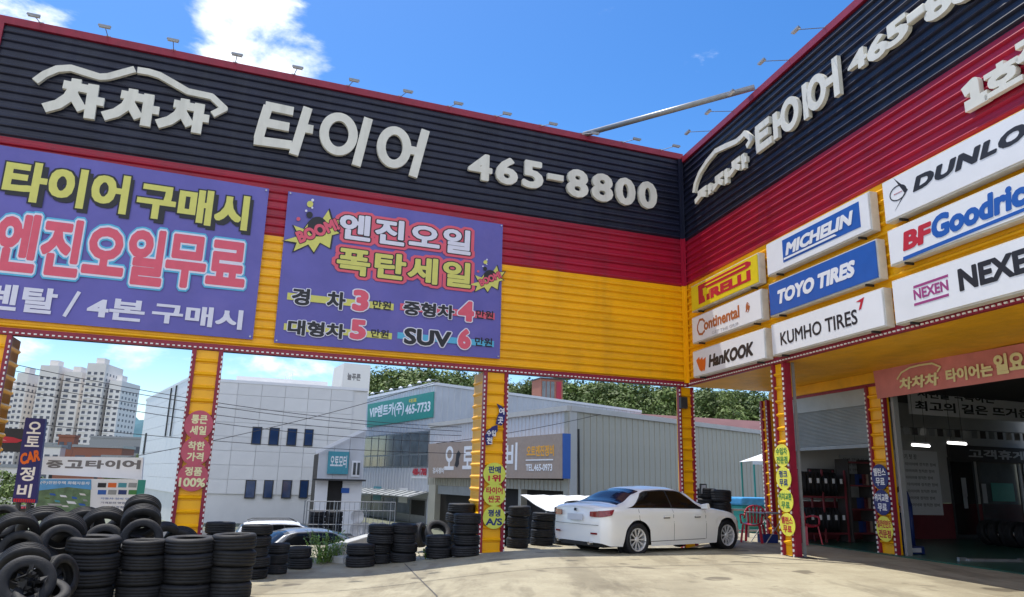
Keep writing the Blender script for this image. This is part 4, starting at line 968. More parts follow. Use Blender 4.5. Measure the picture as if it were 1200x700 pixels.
# ================================================================ cars
def itp(P, x):
    if x <= P[0][0]: return P[0][1]
    for a, b in zip(P, P[1:]):
        if x <= b[0]:
            t = (x - a[0]) / (b[0] - a[0]); t = t * t * (3 - 2 * t) * .5 + t * .5
            return a[1] + (b[1] - a[1]) * t
    return P[-1][1]
def make_wheel(car, x, y, R, side):
    t = bpy.data.objects.new('wheel', MB().lathe(tyre_prof(R, .22, R * .70), 40, closed=True, axis='y').mesh('wheel', 'rubber', smooth=True)); COL.objects.link(t); t.parent = car; t.location = (x, y, R)
    rr = R * .70; b = MB(); yo = side * .085
    b.lathe([(rr, yo), (rr - .006, yo + side * .012), (rr - .03, yo), (rr - .035, -yo * .8), (rr, -yo * .8)], 40, closed=True)
    b.lathe([(.0, yo - side * .01), (.045, yo - side * .01), (.06, yo - side * .03), (.06, yo - side * .06), (0, yo - side * .06)], 20)
    for k in range(10):
        for dd in (-.07, .07):
            a = 2 * math.pi * k / 10; p0 = Vector((.05 * math.cos(a), yo - side * .03, .05 * math.sin(a))); p1 = Vector(((rr - .02) * math.cos(a + dd), yo - side * .008, (rr - .02) * math.sin(a + dd)))
            b.bar(p0, p1, .016, .02, upv=(0, 1, 0))
    b.build('rim', 'alloy', t)
    MB().cyl((0, -side * .06, 0), (0, -side * .03, 0), rr - .03, 24).build('brake_disc', 'dark_metal', t)
def make_car(name, label, cat, loc, heading, paint, spec, glass='car_glass', detail=True, rear_glass=None):
    """x runs forward from the rear axle"""
    c = thing(name, label, cat, loc, heading)
    wb, ro, fo, hw = spec['wb'], spec['ro'], spec['fo'], spec['hw']; Rw = spec['rw']; belt, top, low = spec['belt'], spec['top'], spec['low']
    x0, x1 = -ro, wb + fo
    def w(x):
        a = x - x0; b = x1 - x; r = 1.
        if a < .5: r -= .20 * (1 - a / .5) ** 3
        if b < .9: r -= .34 * (1 - b / .9) ** 2.4
        return hw * r
    def lo(x):
        z = itp(low, x)
        for c0 in (0, wb):
            d = abs(x - c0); A = Rw + .055
            if d < A: z = max(z, Rw + .0 + math.sqrt(A * A - d * d))
        return z
    def sec(x):
        W_ = w(x); zb_, zt = itp(belt, x), itp(top, x); zt = max(zt, zb_ + .02); g = max(0, min(1, (zt - zb_ - .08) / .36))
        l = lo(x); sh = W_ - .045; wr = (sh - .07) * (1 - g) + hw * spec.get('rail', .68) * g; zr = zb_ + (zt - zb_) * (.40 * (1 - g) + .86 * g)
        return W_, zb_, zt, l, sh, wr, zr
    def side(x, z):
        W_, zb_, zt, l, sh, wr, zr = sec(x); t = max(0, min(1, (z - .22) / (zb_ - .22)))
        return W_ * (.965 + .035 * math.sin(min(1, t * 1.5) * math.pi / 2)) - .045 * max(0, (t - .62) / .38) ** 1.6 - .020 * math.exp(-((t - .70) / .06) ** 2) + .010 * math.exp(-((t - .86) / .05) ** 2)
    def topc(x, s):
        W_, zb_, zt, l, sh, wr, zr = sec(x); return (x, s * wr, zr + (zt - zr) * (1 - abs(s) ** 2.6))
    def gside(x, v):
        W_, zb_, zt, l, sh, wr, zr = sec(x); k = .02 * math.sin(v * math.pi)
        return (x, (sh - .03) * (1 - v) + wr * v + k, (zb_ + .012) * (1 - v) + zr * v)
    xs = []; x = x0
    while x < x1: xs.append(x); x += .045
    xs.append(x1); prof = []
    for x in xs:
        W_, zb_, zt, l, sh, wr, zr = sec(x); P = []
        for k in range(9):
            z = l + (zb_ - l) * k / 8; P.append((x, side(x, z), z))
        P.append((x, sh - .03, zb_ + .012))
        for v in (.15, .5, .85, 1): P.append(gside(x, v))
        for s_ in (.93, .8, .6, .3, 0): P.append(topc(x, s_))
        P += [(a, -b, c_) for a, b, c_ in P[-2::-1]]
        prof.append(P)
    # round the nose and tail in side view
    def bend(p):
        x, y, z = p; d = x - x0
        if d < .35: x += (.05 + spec.get('tail', .05) * max(0, (z - .55)) * 1.2 + .12 * max(0, .42 - z)) * (1 - d / .35) ** 2 + .10 * (abs(y) / hw) ** 3 * (1 - d / .35)
        d = x1 - x
        if d < .5: x -= (.10 * max(0, z - .45) + .10 * max(0, .4 - z)) * (1 - d / .5) ** 2 * 2 + .12 * (abs(y) / hw) ** 2 * (1 - d / .5)
        return (x, y, z)
    n = len(prof[0]); mb = MB(); V = [bend(p) for P in prof for p in P]
    F = [[i * n + j, i * n + j + 1, (i + 1) * n + j + 1, (i + 1) * n + j] for i in range(len(xs) - 1) for j in range(n - 1)]
    F += [list(range(n)), [(len(xs) - 1) * n + j for j in range(n)][::-1]]
    mb.add(V, F); body = mb.build('body', paint, c, smooth=True)
    MB().box((x0 + .25, -hw + .22, .2), (x1 - .3, hw - .22, Rw * 2 + .02)).build('underbody', 'car_plastic', c)
    def patch(name, fn, nu, nv, m, off, parent=None, y2=None):
        mb = MB(); G = [[Vector(bend(fn(u / nu, v / nv))) for v in range(nv + 1)] for u in range(nu + 1)]
        V = []
        for i in range(nu + 1):
            for j in range(nv + 1):
                a = G[min(i + 1, nu)][j] - G[max(i - 1, 0)][j]; b = G[i][min(j + 1, nv)] - G[i][max(j - 1, 0)]; q = a.cross(b)
                q = q.normalized() if q.length > 0 else Vector((0, 0, 1))
                V.append((G[i][j], q))
        cen = Vector(((x0 + x1) / 2, 0, .6))
        sgn = 1 if sum((1 if (p - cen).dot(q) > 0 else -1) for p, q in V) > 0 else -1
        W1 = [p + q * sgn * off for p, q in V]; W0 = [p - q * sgn * .004 for p, q in V]; k = len(V); m_ = nv + 1
        F = [[i * m_ + j, i * m_ + j + 1, (i + 1) * m_ + j + 1, (i + 1) * m_ + j] for i in range(nu) for j in range(nv)]
        bd = border(F)
        mb.add(W1 + W0, F + [[a + k for a in f[::-1]] for f in F] + [[a, b, b + k, a + k] for a, b in bd]); return mb.build(name, m, parent or c, smooth=False)
    gl = spec['glass']                         # lower rear, upper rear, upper front, lower front
    for s_ in (1, -1):
        def mk(xa0, xa1, xb1, xb0, v0=.06, v1=.90):
            def f(u, v):
                xl = xa0 + (xa1 - xa0) * v ** .8; xr = xb0 + (xb1 - xb0) * v; p = gside(xl + (xr - xl) * u, v0 + (v1 - v0) * v); return (p[0], p[1] * s_, p[2])
            return f
        patch('window_trim', mk(gl[0] - .06, gl[1] - .03, gl[2] + .05, gl[3] + .10, .0, .97), 26, 6, 'car_plastic', .003)
        bp = spec['bpillar']
        patch('side_window', mk(gl[0], gl[1], bp - .03, bp - .02), 14, 6, glass, .008)
        patch('side_window', mk(bp + .03, bp + .02, gl[2], gl[3]), 14, 6, glass, .008)
        if detail:
            for xa, xz in ((bp, 1), (bp - 1.02, 0), (bp + 1.08, 1)):
                patch('door_seam', lambda u, v, xa=xa, xz=xz: (xa - .004 + .008 * u + (0 if xz else .26 * max(0, 1 - v * 1.35) ** 1.0 - .05), s_ * side(xa, .30 + (itp(belt, xa) - .31) * v), .30 + (itp(belt, xa) - .31) * v), 1, 10, 'car_plastic', .002)
            patch('door_seam', lambda u, v: (bp - .95 + 2.0 * u, s_ * side(bp - .95 + 2.0 * u, .295 + .012 * v), .295 + .012 * v), 16, 1, 'car_plastic', .002)
            for xa in (bp - .22, bp + .80): patch('door_handle', lambda u, v, xa=xa: (xa - .11 + .22 * u, s_ * (side(xa, .82) + .026), .80 + .035 * v), 4, 2, paint, .014); patch('handle_recess', lambda u, v, xa=xa: (xa - .10 + .20 * u, s_ * (side(xa, .82)), .775 + .03 * v), 4, 2, 'car_plastic', .003)
            MB().hexa([Vector((bp + .93, s_ * (hw - .03), itp(belt, bp + .9) + .02)) + Vector(v) for v in ((0, 0, 0), (.10, 0, .0), (.12, s_ * .20, .0), (0, s_ * .20, 0), (0, 0, .10), (.08, 0, .10), (.09, s_ * .19, .13), (-.01, s_ * .19, .13))]).build('mirror', paint, c, bevel=.02)
        for xw in (0, wb):
            make_wheel(c, xw, s_ * (hw - .12), Rw, s_)
            MB().cyl((xw, s_ * (hw - .26), Rw), (xw, s_ * (hw - .30), Rw), Rw + .05, 24).build('wheel_well', 'car_plastic', c)
        tl = spec['tail_light']
        patch('tail_light', lambda u, v: (x0 + .005 + (.30 + .10 * v) * u, s_ * side(x0 + .40 * u, tl[0] + (tl[1] - tl[0]) * v), tl[0] + .05 * u + (tl[1] - tl[0] - .02 * u) * v), 6, 3, 'lamp_red', .010)
        patch('tail_light', lambda u, v: (x0, s_ * (w(x0) * (.985 - .34 * u)), tl[0] + .01 * u + (tl[1] - tl[0] - .03 * u) * v), 6, 3, 'lamp_red', .010)
        patch('head_light', lambda u, v: (x1 - .06 - .38 * u, s_ * side(x1 - .06 - .38 * u, .60 + .06 * u + .10 * v), .60 + .06 * u + .10 * v), 6, 3, 'lamp_clear', .008)
        if detail: patch('reflector', lambda u, v: (x0, s_ * (w(x0) * (.93 - .24 * u)), .47 + .035 * v), 3, 1, 'lamp_red', .008)
    rg = spec['rear_glass']; wg = spec['wind_glass']
    patch('rear_window', lambda u, v: topc(rg[0] + (rg[1] - rg[0]) * u, -.90 + 1.80 * v), 10, 12, rear_glass or glass, .006)
    patch('windscreen', lambda u, v: topc(wg[0] + (wg[1] - wg[0]) * u, -.92 + 1.84 * v), 10, 12, glass, .006)
    if detail:
        patch('number_plate', lambda u, v: (x0, -.25 + .50 * u, .74 + .13 * v), 2, 2, 'plate', .012)
        patch('boot_seam', lambda u, v: (x0, -.72 + 1.44 * u, .655 + .008 * v), 8, 1, 'car_plastic', .003)
        patch('badge', lambda u, v: (x0, -.035 + .07 * u, .93 + .06 * v), 2, 2, 'print_black', .010)
        patch('lower_bumper', lambda u, v: (x0, -.5 + 1.0 * u, .235 + .05 * v), 4, 1, 'car_plastic', .010)
        for s_ in (1, -1): MB().cyl((x0 + .10, s_ * .52, .29), (x0 + .0, s_ * .52, .29), .035, 12).build('tailpipe', 'chrome', c)
    return c
sedan = dict(wb=2.97, ro=1.08, fo=.84, hw=.93, rw=.35, rail=.66, tail=.06,
    belt=[(-1.08, .96), (-.5, 1.0), (.6, .985), (1.8, .955), (2.5, .93), (3.1, .86), (3.6, .72), (3.82, .60)],
    top=[(-1.08, 1.035), (-.9, 1.085), (-.52, 1.10), (-.3, 1.17), (.15, 1.36), (.55, 1.445), (1.0, 1.47), (1.45, 1.455), (1.8, 1.38), (2.2, 1.17), (2.5, 1.02), (2.9, .97), (3.4, .87), (3.7, .73), (3.82, .64)],
    low=[(-1.08, .30), (-.8, .24), (0, .2), (3, .2), (3.82, .24)], glass=(-.22, .36, 1.62, 2.22), bpillar=1.12, tail_light=(.82, .95), rear_glass=(-.44, .36), wind_glass=(1.66, 2.36))
# the white sedan: near rear and near front wheels stand where the photograph shows them
CS = .93
a = plane_at(745, 652, .22); th_ = R_(35); f_ = Vector((math.cos(th_), math.sin(th_), 0)); l_ = Vector((-f_.y, f_.x, 0)); ctr = Vector((a.x, a.y, 0)) + l_ * .82 * CS
cw = make_car('car', 'white sedan with dark windows parked by the corner pillar, seen from behind', 'car', (ctr.x, ctr.y, .215), th_, 'car_white', sedan, rear_glass='car_glass_blue'); cw.scale = (CS, CS, CS); cw.rotation_euler = (0, -.012, th_)
P = at(416, 650, 26); P.z = gz(P.x, P.y)
sed2 = dict(sedan); c2 = make_car('car', 'dark grey sedan in the street behind the tyres, its tail by the shopfront', 'car', at(396, 640, 22.8), math.pi + .60, 'car_grey', sed2, glass='car_glass', detail=True)
c2.location.z = -1.3
suv = dict(wb=2.8, ro=.95, fo=.85, hw=.94, rw=.36, rail=.74, tail=.04,
    belt=[(-.95, 1.06), (0, 1.08), (2.2, 1.04), (2.8, 1.0), (3.3, .92), (3.65, .75)],
    top=[(-.95, 1.14), (-.82, 1.35), (-.6, 1.60), (-.3, 1.68), (.8, 1.72), (1.4, 1.69), (1.8, 1.55), (2.2, 1.28), (2.45, 1.13), (2.9, 1.08), (3.4, .95), (3.65, .8)],
    low=[(-.95, .36), (0, .28), (2.8, .28), (3.65, .32)], glass=(-.55, -.3, 1.55, 2.1), bpillar=.95, tail_light=(.95, 1.15), rear_glass=(-.85, -.55), wind_glass=(1.55, 2.3))
c3 = make_car('car', 'white SUV with black roof rails parked behind the grey sedan', 'car', at(300, 640, 25.5), .35, 'car_white', suv, detail=False)
c3.location.z = -1.3; c3.scale = (.84, .84, .84)
for s_ in (-1, 1): MB().path([(-.4, s_ * .62, 1.70), (-.2, s_ * .62, 1.76), (1.2, s_ * .62, 1.77), (1.4, s_ * .62, 1.70)], .018, 6).build('roof_rail', 'car_plastic', c3)

# ================================================================ chairs and table
def make_chair(label, group, loc, rz):
    t = thing('plastic_chair', label, 'chair', loc, rz, group)
    V = []; F = []
    for i in range(7):
        for j in range(7): a, b = -.22 + .44 * i / 6, -.20 + .42 * j / 6; V.append((a, b, .42 + .05 * abs(a / .22) ** 3 + .02 * (b / .2) ** 2 - .01))
    V += [(x, y, z - .025) for x, y, z in V]
    for i in range(6):
        for j in range(6): q = [i * 7 + j, i * 7 + j + 1, i * 7 + 8 + j, i * 7 + 7 + j]; F += [q, [k + 49 for k in q[::-1]]]
    F += [[a, b, b + 49, a + 49] for a, b in border([f for f in F if max(f) < 49])]
    MB().add(V, F).build('seat', 'red_plastic', t, smooth=True)
    b = MB()
    for k in range(5):
        x = -.16 + .08 * k; h = .86 - .10 * abs(x / .2) ** 2
        b.bar((x, -.20 - .03, .45), (x * 1.15, -.31, h), .045, .014, upv=(0, 1, 0))
    top_ = [Vector((.26 * math.sin(a), -.24 - .08 * math.cos(a), .46 + .42 * max(0, math.cos(a)) ** .45)) for a in [R_(-88 + 11 * i) for i in range(17)]]
    b.path(top_, .022, 8); b.build('backrest', 'red_plastic', t, smooth=True)
    for s_ in (-1, 1):
        MB().path([(s_ * .25, -.24, .62), (s_ * .27, -.05, .66), (s_ * .27, .14, .65), (s_ * .255, .19, .60), (s_ * .24, .18, .44)], .022, 8).build('armrest', 'red_plastic', t, smooth=True)
        for y, dy in ((.18, .05), (-.18, -.07)):
            MB().bar((s_ * .20, y, .43), (s_ * .255, y + dy, 0), .055, .03).build('leg', 'red_plastic', t)
    return t
def gl(px, py): return plane_at(px, py, .28)
p = gl(888, 637); make_chair('red plastic armchair behind the front right pillar, left of the folding table', 'red plastic armchairs', p + Vector((0, .3, .0)), 2.6)
p = gl(951, 640); make_chair('red plastic armchair in front of the tyre rack, right of the pillar', 'red plastic armchairs', p + Vector((0, .25, .02)), 3.6)
p = gl(1063, 640); p.z = .306; make_chair('dim red plastic armchair inside the workshop door', 'red plastic armchairs', p + Vector((.6, 1.6, 0)), 2.4)
p = gl(913, 638); t = thing('folding_table', 'small square folding table on crossed steel legs behind the front right pillar', 'table', p + Vector((-.1, .45, 0)), .3)
MB().box((-.36, -.36, .70), (.36, .36, .73)).build('tabletop', 'grey_metal', t, bevel=.01)
for s_ in (-.3, .3):
    MB().cyl((-.30, s_, 0), (.30, s_, .70), .014, 8).build('leg', 'steel', t); MB().cyl((.30, s_ * .95, 0), (-.30, s_ * .95, .70), .014, 8).build('leg', 'steel', t)
t = thing('plastic_crate', 'small blue crate on the ground under the folding table', 'crate', p + Vector((-.1, .5, 0)), .2)
for a, b in (((-.2, -.15, 0), (.2, -.13, .2)), ((-.2, .13, 0), (.2, .15, .2)), ((-.2, -.128, 0), (-.18, .128, .2)), ((.18, -.128, 0), (.2, .128, .2)), ((-.178, -.128, 0), (.178, .128, .02))): MB().box(a, b).build('crate_wall', 'print_navy', t)

# ================================================================ tyre racks, equipment in the workshop
def inL(px, py, off): u, z = FL.uv(px, py, off); return FL.pt(u, z, off)
rackoff = 1.25
t = fthing(FL, 'tyre_rack', 'red steel rack carrying two rows of upright tyres under the roller shutter', 'rack')
ra = FL.uv(932, 600, rackoff)[0]; rb = FL.uv(986, 600, rackoff)[0]; RZ = (.52, 1.42)
for u in (ra, (ra + rb) / 2, rb):
    for y in (-rackoff - .2, -rackoff + .2): MB().box((u - .02, y - .02, .306), (u + .02, y + .02, 2.1)).build('post', 'interior_red', t)
for z in RZ:
    for y in (-rackoff - .16, -rackoff + .12): MB().box((ra + .021, y - .02, z - .03), (rb - .021, y + .02, z + .02)).build('rail', 'interior_red', t)
    nn = 9
    for k in range(nn):
        u = ra + .25 + (rb - ra - .5) * k / (nn - 1); q = FL.pt(u, z + .32, rackoff + .02)
        w_ = tyre(q, .31, .19, f'{ordn[k]} tyre from the left on the {"upper" if z > 1 else "lower"} row of the red rack', 'tyres on the red rack', (Matrix.Rotation(FL.rz - .65, 3, 'Z') @ Matrix.Rotation(T90, 3, 'Y') @ Matrix.Rotation(.0, 3, 'X')).to_euler())
        if k % 2 == 0:
            lb = MB().box((-.035, -.012, -.06), (.035, 0, .06)).build('paper_label', 'sign_white'); lb.location = FL.pt(u - .02, z + .40, rackoff + .345); lb.rotation_euler = (0, 0, FL.rz); tag(lb, f'white paper label stuck on the {ordn[k]} tyre from the left, {"upper" if z > 1 else "lower"} rack row', 'label', 'paper labels on the racked tyres')
t = fthing(FL, 'shelf_unit', 'dark shelf of boxed goods standing right of the tyre rack', 'shelf'); sa = FL.uv(990, 600, rackoff)[0]; sb = FL.uv(1016, 600, rackoff)[0]
for z in (.5, 1.1, 1.7, 2.3): MB().box((sa, -rackoff - .25, z), (sb, -rackoff + .2, z + .04)).build('shelf_board', 'interior_red', t)
for u in (sa, sb): MB().box((u - .02, -rackoff - .25, .306), (u + .02, -rackoff + .2, 2.4)).build('post', 'interior_dark', t)
for z in (.54, 1.14, 1.74):
    for k in range(4):
        a = sa + .12 + k * (sb - sa - .2) / 4; bx_ = MB().box((0, -.12, 0), (.26, .12, .28)).build('goods_box', ['interior_dark', 'print_navy', 'interior_red', 'brown_sign'][k], bevel=.006); bx_.location = FL.pt(a, z + .002, rackoff + .05); bx_.rotation_euler = (0, 0, FL.rz)
        tag(bx_, f'{["dark", "navy", "red", "brown"][k]} goods box on the {["lowest", "middle", "upper"][int((z - .54) / .6 + .5)]} board of the shelf', 'box')
# alignment / inflator stand
p = inL(1062, 644, .0); p = gl(1062, 650); t = thing('tyre_changer', 'dark blue arched tyre machine standing beside the workshop door pillar', 'machine', (p.x, p.y, .306), FL.rz)
MB().box((-.28, -.25, 0), (.28, .25, .16)).build('base', 'print_navy', t, bevel=.02)
MB().path([(-.24, 0, .16), (-.25, 0, 1.0), (-.17, 0, 1.28), (0, 0, 1.38), (.17, 0, 1.28), (.25, 0, 1.0), (.24, 0, .16)], .045, 10).build('arch', 'print_navy', t, smooth=True)
MB().box((-.12, -.06, .16), (.12, .06, .85)).build('column', 'print_navy', t, bevel=.015)
MB().box((-.2, -.262, .04), (.16, -.252, .13)).build('label_plate', 'plate', t)
for k in range(6):
    q = gl(1162 + k * 11, 640 + k * 1.2); q = Vector((q.x, q.y, .306)); 
    rot_ = (Matrix.Rotation(FL.rz + .25 * (k % 3 - 1), 3, 'Z') @ Matrix.Rotation(T90 - .12, 3, 'X'))
    w_ = thing('alloy_wheel', f'{ordn[k]} polished wheel with its tyre, from the left, standing before the lounge window', 'wheel', q + Vector((0, 0, .315)), 0, 'polished wheels before the lounge window', rot_.to_euler())
    obj('tyre', TYM[1], w_)
    mb = MB(); mb.lathe([(.225, .09), (.215, .10), (.19, .08), (.19, -.06), (.225, -.06)], 32, closed=True, axis='z'); mb.lathe([(0, .085), (.045, .085), (.06, .06), (0, .05)], 16, axis='z')
    for a in range(5): an = 2 * math.pi * a / 5; mb.bar((.04 * math.cos(an), .04 * math.sin(an), .07), (.20 * math.cos(an), .20 * math.sin(an), .075), .05, .02, upv=(0, 0, 1))
    mb.build('rim', 'chrome', w_)
q = gl(1163, 660); t = thing('lift_rail', 'flat grey lift rail lying on the green workshop floor near the edge', 'rail', (q.x, q.y, .306), FR.rz + 1.4)
MB().box((-.55, -.1, 0), (.55, .1, .05)).build('plate', 'grey_metal', t, bevel=.01); MB().box((-.7, -.04, .001), (-.55, .04, .07)).build('stop', 'steel', t); MB().box((.55, -.04, .001), (.7, .04, .07)).build('stop', 'steel', t)
b_ = wallbox('speaker_box', 'small dark loudspeaker fixed high on the corner pillar', 'speaker', 798, 465, 806, 479, .16, 'dark_metal', depth=.10)
# ================================================================ background: street side
AZB = R_(-31.5)                                   # the long faces across the street run this way
def face(px, py, Y, az):                          # a frame through the ground point under a picture point
    P = at(px, py, Y); return Frame((P.x, P.y, 0), az), P.z
ZG = -1.3
# ---- white panelled building
C0 = at(222, 443, 45.); ztop = C0.z
WA = Frame((C0.x, C0.y, 0), FL.d.y and math.atan2(FL.d.x, FL.d.y))         # right face, runs to the right
WB = Frame((C0.x, C0.y, 0), R_(-33) + math.pi)                              # left face, read from its far end to the corner
LENR = WA.uv(431, 458)[0]; t = thing('white_building', 'white panelled factory building with narrow blue windows behind the tyres', 'building', (C0.x, C0.y, 0), WA.rz)
zr = lin(WA.uv(222, 443), WA.uv(431, 458)); far = WA.uv(431, 458)[1]
zt0 = ztop
NLu = WB.uv(172, 466)[0]
R2 = Matrix.Rotation(-WA.rz, 4, 'Z') @ Matrix.Rotation(WB.rz, 4, 'Z')
def wb(o): o.matrix_local = R2; return o
# body as a prism following both faces
dB = Vector((math.cos(WB.rz - WA.rz), math.sin(WB.rz - WA.rz), 0)) * NLu
foot = [(0, 0), (LENR, 0), (LENR + dB.x, dB.y), (dB.x, dB.y)]
mb = MB(); mb.add([(x + .02, y + .06, ZG) for x, y in foot] + [(x + .02, y + .06, zt0) for x, y in foot], [[0, 1, 2, 3], [4, 5, 6, 7][::-1], [0, 1, 5, 4], [1, 2, 6, 5], [2, 3, 7, 6], [3, 0, 4, 7]]); mb.build('wall', 'panel_white', t)
pw, ph = 1.42, .80; rows = int((zt0 - ZG) / ph); ph = (zt0 - ZG) / rows
pm_ = MB().box((.009, -.03, .008), (pw - .009, .058, ph - .008)).mesh('panel', 'panel_white')
pl_ = MB().box((.009, -.03, .008), (pw - .009, .05, ph - .008)).mesh('panel', 'panel_light')
for i in range(int(LENR / pw)):
    for j in range(2, rows): obj('panel', pm_, t, loc=(i * pw, 0, ZG + j * ph))
for i in range(int(-NLu / pw)):
    for j in range(2, rows):
        o = obj('panel', pl_, t); o.matrix_local = R2 @ Matrix.Translation((-(i + 1) * pw, 0, ZG + j * ph))
MB().box((-.06, -.06, zt0 - .12), (LENR, .3, zt0 + .06)).build('parapet', 'panel_light', t)
wb(MB().box((NLu, -.05, zt0 - .12), (-.1, .3, zt0 + .055)).build('parapet', 'panel_light', t))
a, b = WA.uv(277, 445)[0], WA.uv(368, 450)[0]; MB().box((a, 1.2, zt0 + .0), (b + 1, 5, WA.uv(320, 443.5, -1.2)[1])).build('penthouse', 'panel_white', t)
for x0, y0, x1, y1 in ((295, 499.5, 306.5, 522), (315, 500.6, 327, 523), (336, 501.5, 347.7, 523.3), (356, 502.3, 367, 524), (287, 562, 299.5, 585), (308.6, 562, 320, 585), (330, 562, 341.7, 585), (350.6, 562, 361.3, 585)):
    q = lbox(WA, (x0, y0), (x1, y1)); f = MB().box((q[0] + .06, -.07, q[1] + .03), (q[2] - .06, -.032, q[3] - .03)).build('window', 'dark_metal', t)
    MB().box((q[0] + .12, -.078, q[1] + .09), (q[2] - .12, -.072, q[3] - .09)).build('pane', 'window_blue', f)
for x in (203, 209): q = WB.uv(x, 452 if x > 205 else 455); q2 = WB.uv(x - 5, 511); wb(MB().cyl((q[0], -.10, q[1]), (q[0] - .0, -.10, q2[1]), .05, 8).build('rain_pipe', 'dark_metal', t))
q0 = WB.uv(172.5, 505)[0]; wb(MB().box((q0, -.12, WB.uv(172, 532)[1]), (q0 + .4, -.02, WB.uv(172, 508)[1])).build('window', 'dark_metal', t)); wb(MB().box((q0, -.12, ZG + .1), (q0 + .4, -.02, WB.uv(171, 537)[1])).build('window', 'dark_metal', t))
for k in range(4): x = 334 + k * 2.6; q = WA.uv(x, 447, -2); MB().cyl((q[0], 2, q[1] - .5), (q[0], 2, q[1] + .55), .025, 6).build('antenna', 'sign_white', t)

# ---- small lean-to workshop beside it
S0 = at(374, 530, 40.); SA = Frame((S0.x, S0.y, 0), math.atan2(FL.d.x, FL.d.y))
t = thing('lean_to_workshop', 'low pale workshop with sloping roof, teal sign and open dark door', 'building', (S0.x, S0.y, 0), SA.rz)
u1, z1 = SA.uv(429, 503); z0 = S0.z; zc = SA.uv(380, 562)[1]
ud0, ud1 = SA.uv(382, 600)[0], SA.uv(399, 600)[0]; uL = SA.uv(367, 600)[0]
def lean(a): return z0 + (z1 - z0) * max(0, a) / u1
for a, b, zlo, m in ((0, u1, zc, 'factory_blue'), (uL, ud0, ZG, 'sign_white'), (ud1, u1, ZG, 'sign_white')):
    hi = (lean(a), lean(b)) if zlo == zc else (zc - .05, zc - .05)
    n = max(1, int((b - a) / .6)) if zlo == zc else max(1, int((b - a) / .7))
    for k in range(n):
        x0_, x1_ = a + (b - a) * k / n + .008, a + (b - a) * (k + 1) / n - .008; h0, h1 = (hi[0] + (hi[1] - hi[0]) * k / n, hi[0] + (hi[1] - hi[0]) * (k + 1) / n)
        MB().hexa([(x0_, 0, zlo), (x1_, 0, zlo), (x1_, .1, zlo), (x0_, .1, zlo), (x0_, 0, h0), (x1_, 0, h1), (x1_, .1, h1), (x0_, .1, h0)]).build('wall_panel', m, t)
MB().bar((-.2, -.2, z0 - .05), (u1, -.2, lean(u1) + .02), .16, .10, upv=(0, 1, 0)).build('roof_edge', 'sign_white', t)
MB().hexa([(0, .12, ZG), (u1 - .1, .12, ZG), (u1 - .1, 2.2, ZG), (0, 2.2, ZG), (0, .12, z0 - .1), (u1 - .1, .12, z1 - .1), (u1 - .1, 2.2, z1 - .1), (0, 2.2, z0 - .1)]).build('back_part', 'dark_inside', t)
MB().box((uL - .2, -.5, zc - .05), (u1 + .1, .0 - .002, zc + .04)).build('canopy', 'dark_metal', t)
q = lbox(SA, (385, 529), (407, 556)); o = MB().box((q[0], -.14, q[1]), (q[2], -.01, q[3])).build('sign', 'cyan_sign', t); text(o, '오토모터', (q[0] + .12, q[1] + (q[3] - q[1]) * .28, q[2] - .1, q[3] - .2), [(.03, 'sign_white', 0)], y=-.145)
q = lbox(SA, (412.5, 540), (421, 559)); f = MB().box((q[0], -.06, q[1]), (q[2], -.01, q[3])).build('window', 'sign_white', t)
for k in range(2): MB().box((q[0] + .08 + k * (q[2] - q[0]) * .48, -.075, q[1] + .1), (q[0] + .02 + (k + 1) * (q[2] - q[0]) * .46, -.062, q[3] - .1)).build('pane', 'window_grey', f)
q = lbox(SA, (400, 572), (409, 578)); MB().box((q[0], -.03, q[1]), (q[2], -.01, q[3])).build('door_sign', 'print_blue', t)

# ---- rental building with the green sign
V0 = at(510, 449, 50.); VR = Frame((V0.x, V0.y, 0), R_(46)); VB = Frame((V0.x, V0.y, 0), AZB + math.pi)
t = thing('rental_office_building', 'blue grey ribbed two-storey building with a green sign across its upper wall', 'building', (V0.x, V0.y, 0), VB.rz)
uf = VB.uv(429, 470)[0]; ztV = V0.z; R3 = Matrix.Rotation(-VB.rz, 4, 'Z') @ Matrix.Rotation(VR.rz, 4, 'Z')
ur = VR.uv(751, 472)[0]; dR_ = (R3 @ Vector((ur, 0, 0)))
mb = MB(); ft = [(uf, .05), (0, .05), (dR_.x, dR_.y + .05), (uf + dR_.x, dR_.y + .05)]
mb.add([(x, y, ZG) for x, y in ft] + [(x, y, ztV - .12) for x, y in ft], [[0, 1, 2, 3][::-1], [4, 5, 6, 7], [0, 1, 5, 4], [1, 2, 6, 5], [2, 3, 7, 6], [3, 0, 4, 7]]); mb.build('wall', 'factory_blue', t)
wz0, wz1 = VB.uv(470, 548)[1], VB.uv(470, 508)[1]; cz = VB.uv(460, 576)[1]
def ribs(parent, a, b, z0, z1, m, step=.5, mtx=None, d=.04, nm='cladding_panel'):
    n = max(1, int((b - a) / step)); s_ = (b - a) / n; mb = MB(); prof = [(0, 0), (.08, 0), (.12, -d), (.24, -d), (.28, 0), (1, 0)]
    V = [(x * s_, y, 0) for x, y in prof] + [(x * s_, y, z1 - z0) for x, y in prof]; k = len(prof)
    V += [(0, .04, 0), (s_, .04, 0), (0, .04, z1 - z0), (s_, .04, z1 - z0)]
    mb.add(V, [[i, i + 1, k + i + 1, k + i] for i in range(k - 1)] + [[2 * k, 2 * k + 1, 2 * k + 3, 2 * k + 2], [0, k, 2 * k + 2, 2 * k], [k - 1, 2 * k - 1, 2 * k + 3, 2 * k + 1]])
    me = mb.mesh(nm, m)
    for i in range(n):
        o = obj(nm, me, parent); L_ = Matrix.Translation((a + i * s_, 0, z0)); o.matrix_local = (mtx @ L_) if mtx else L_
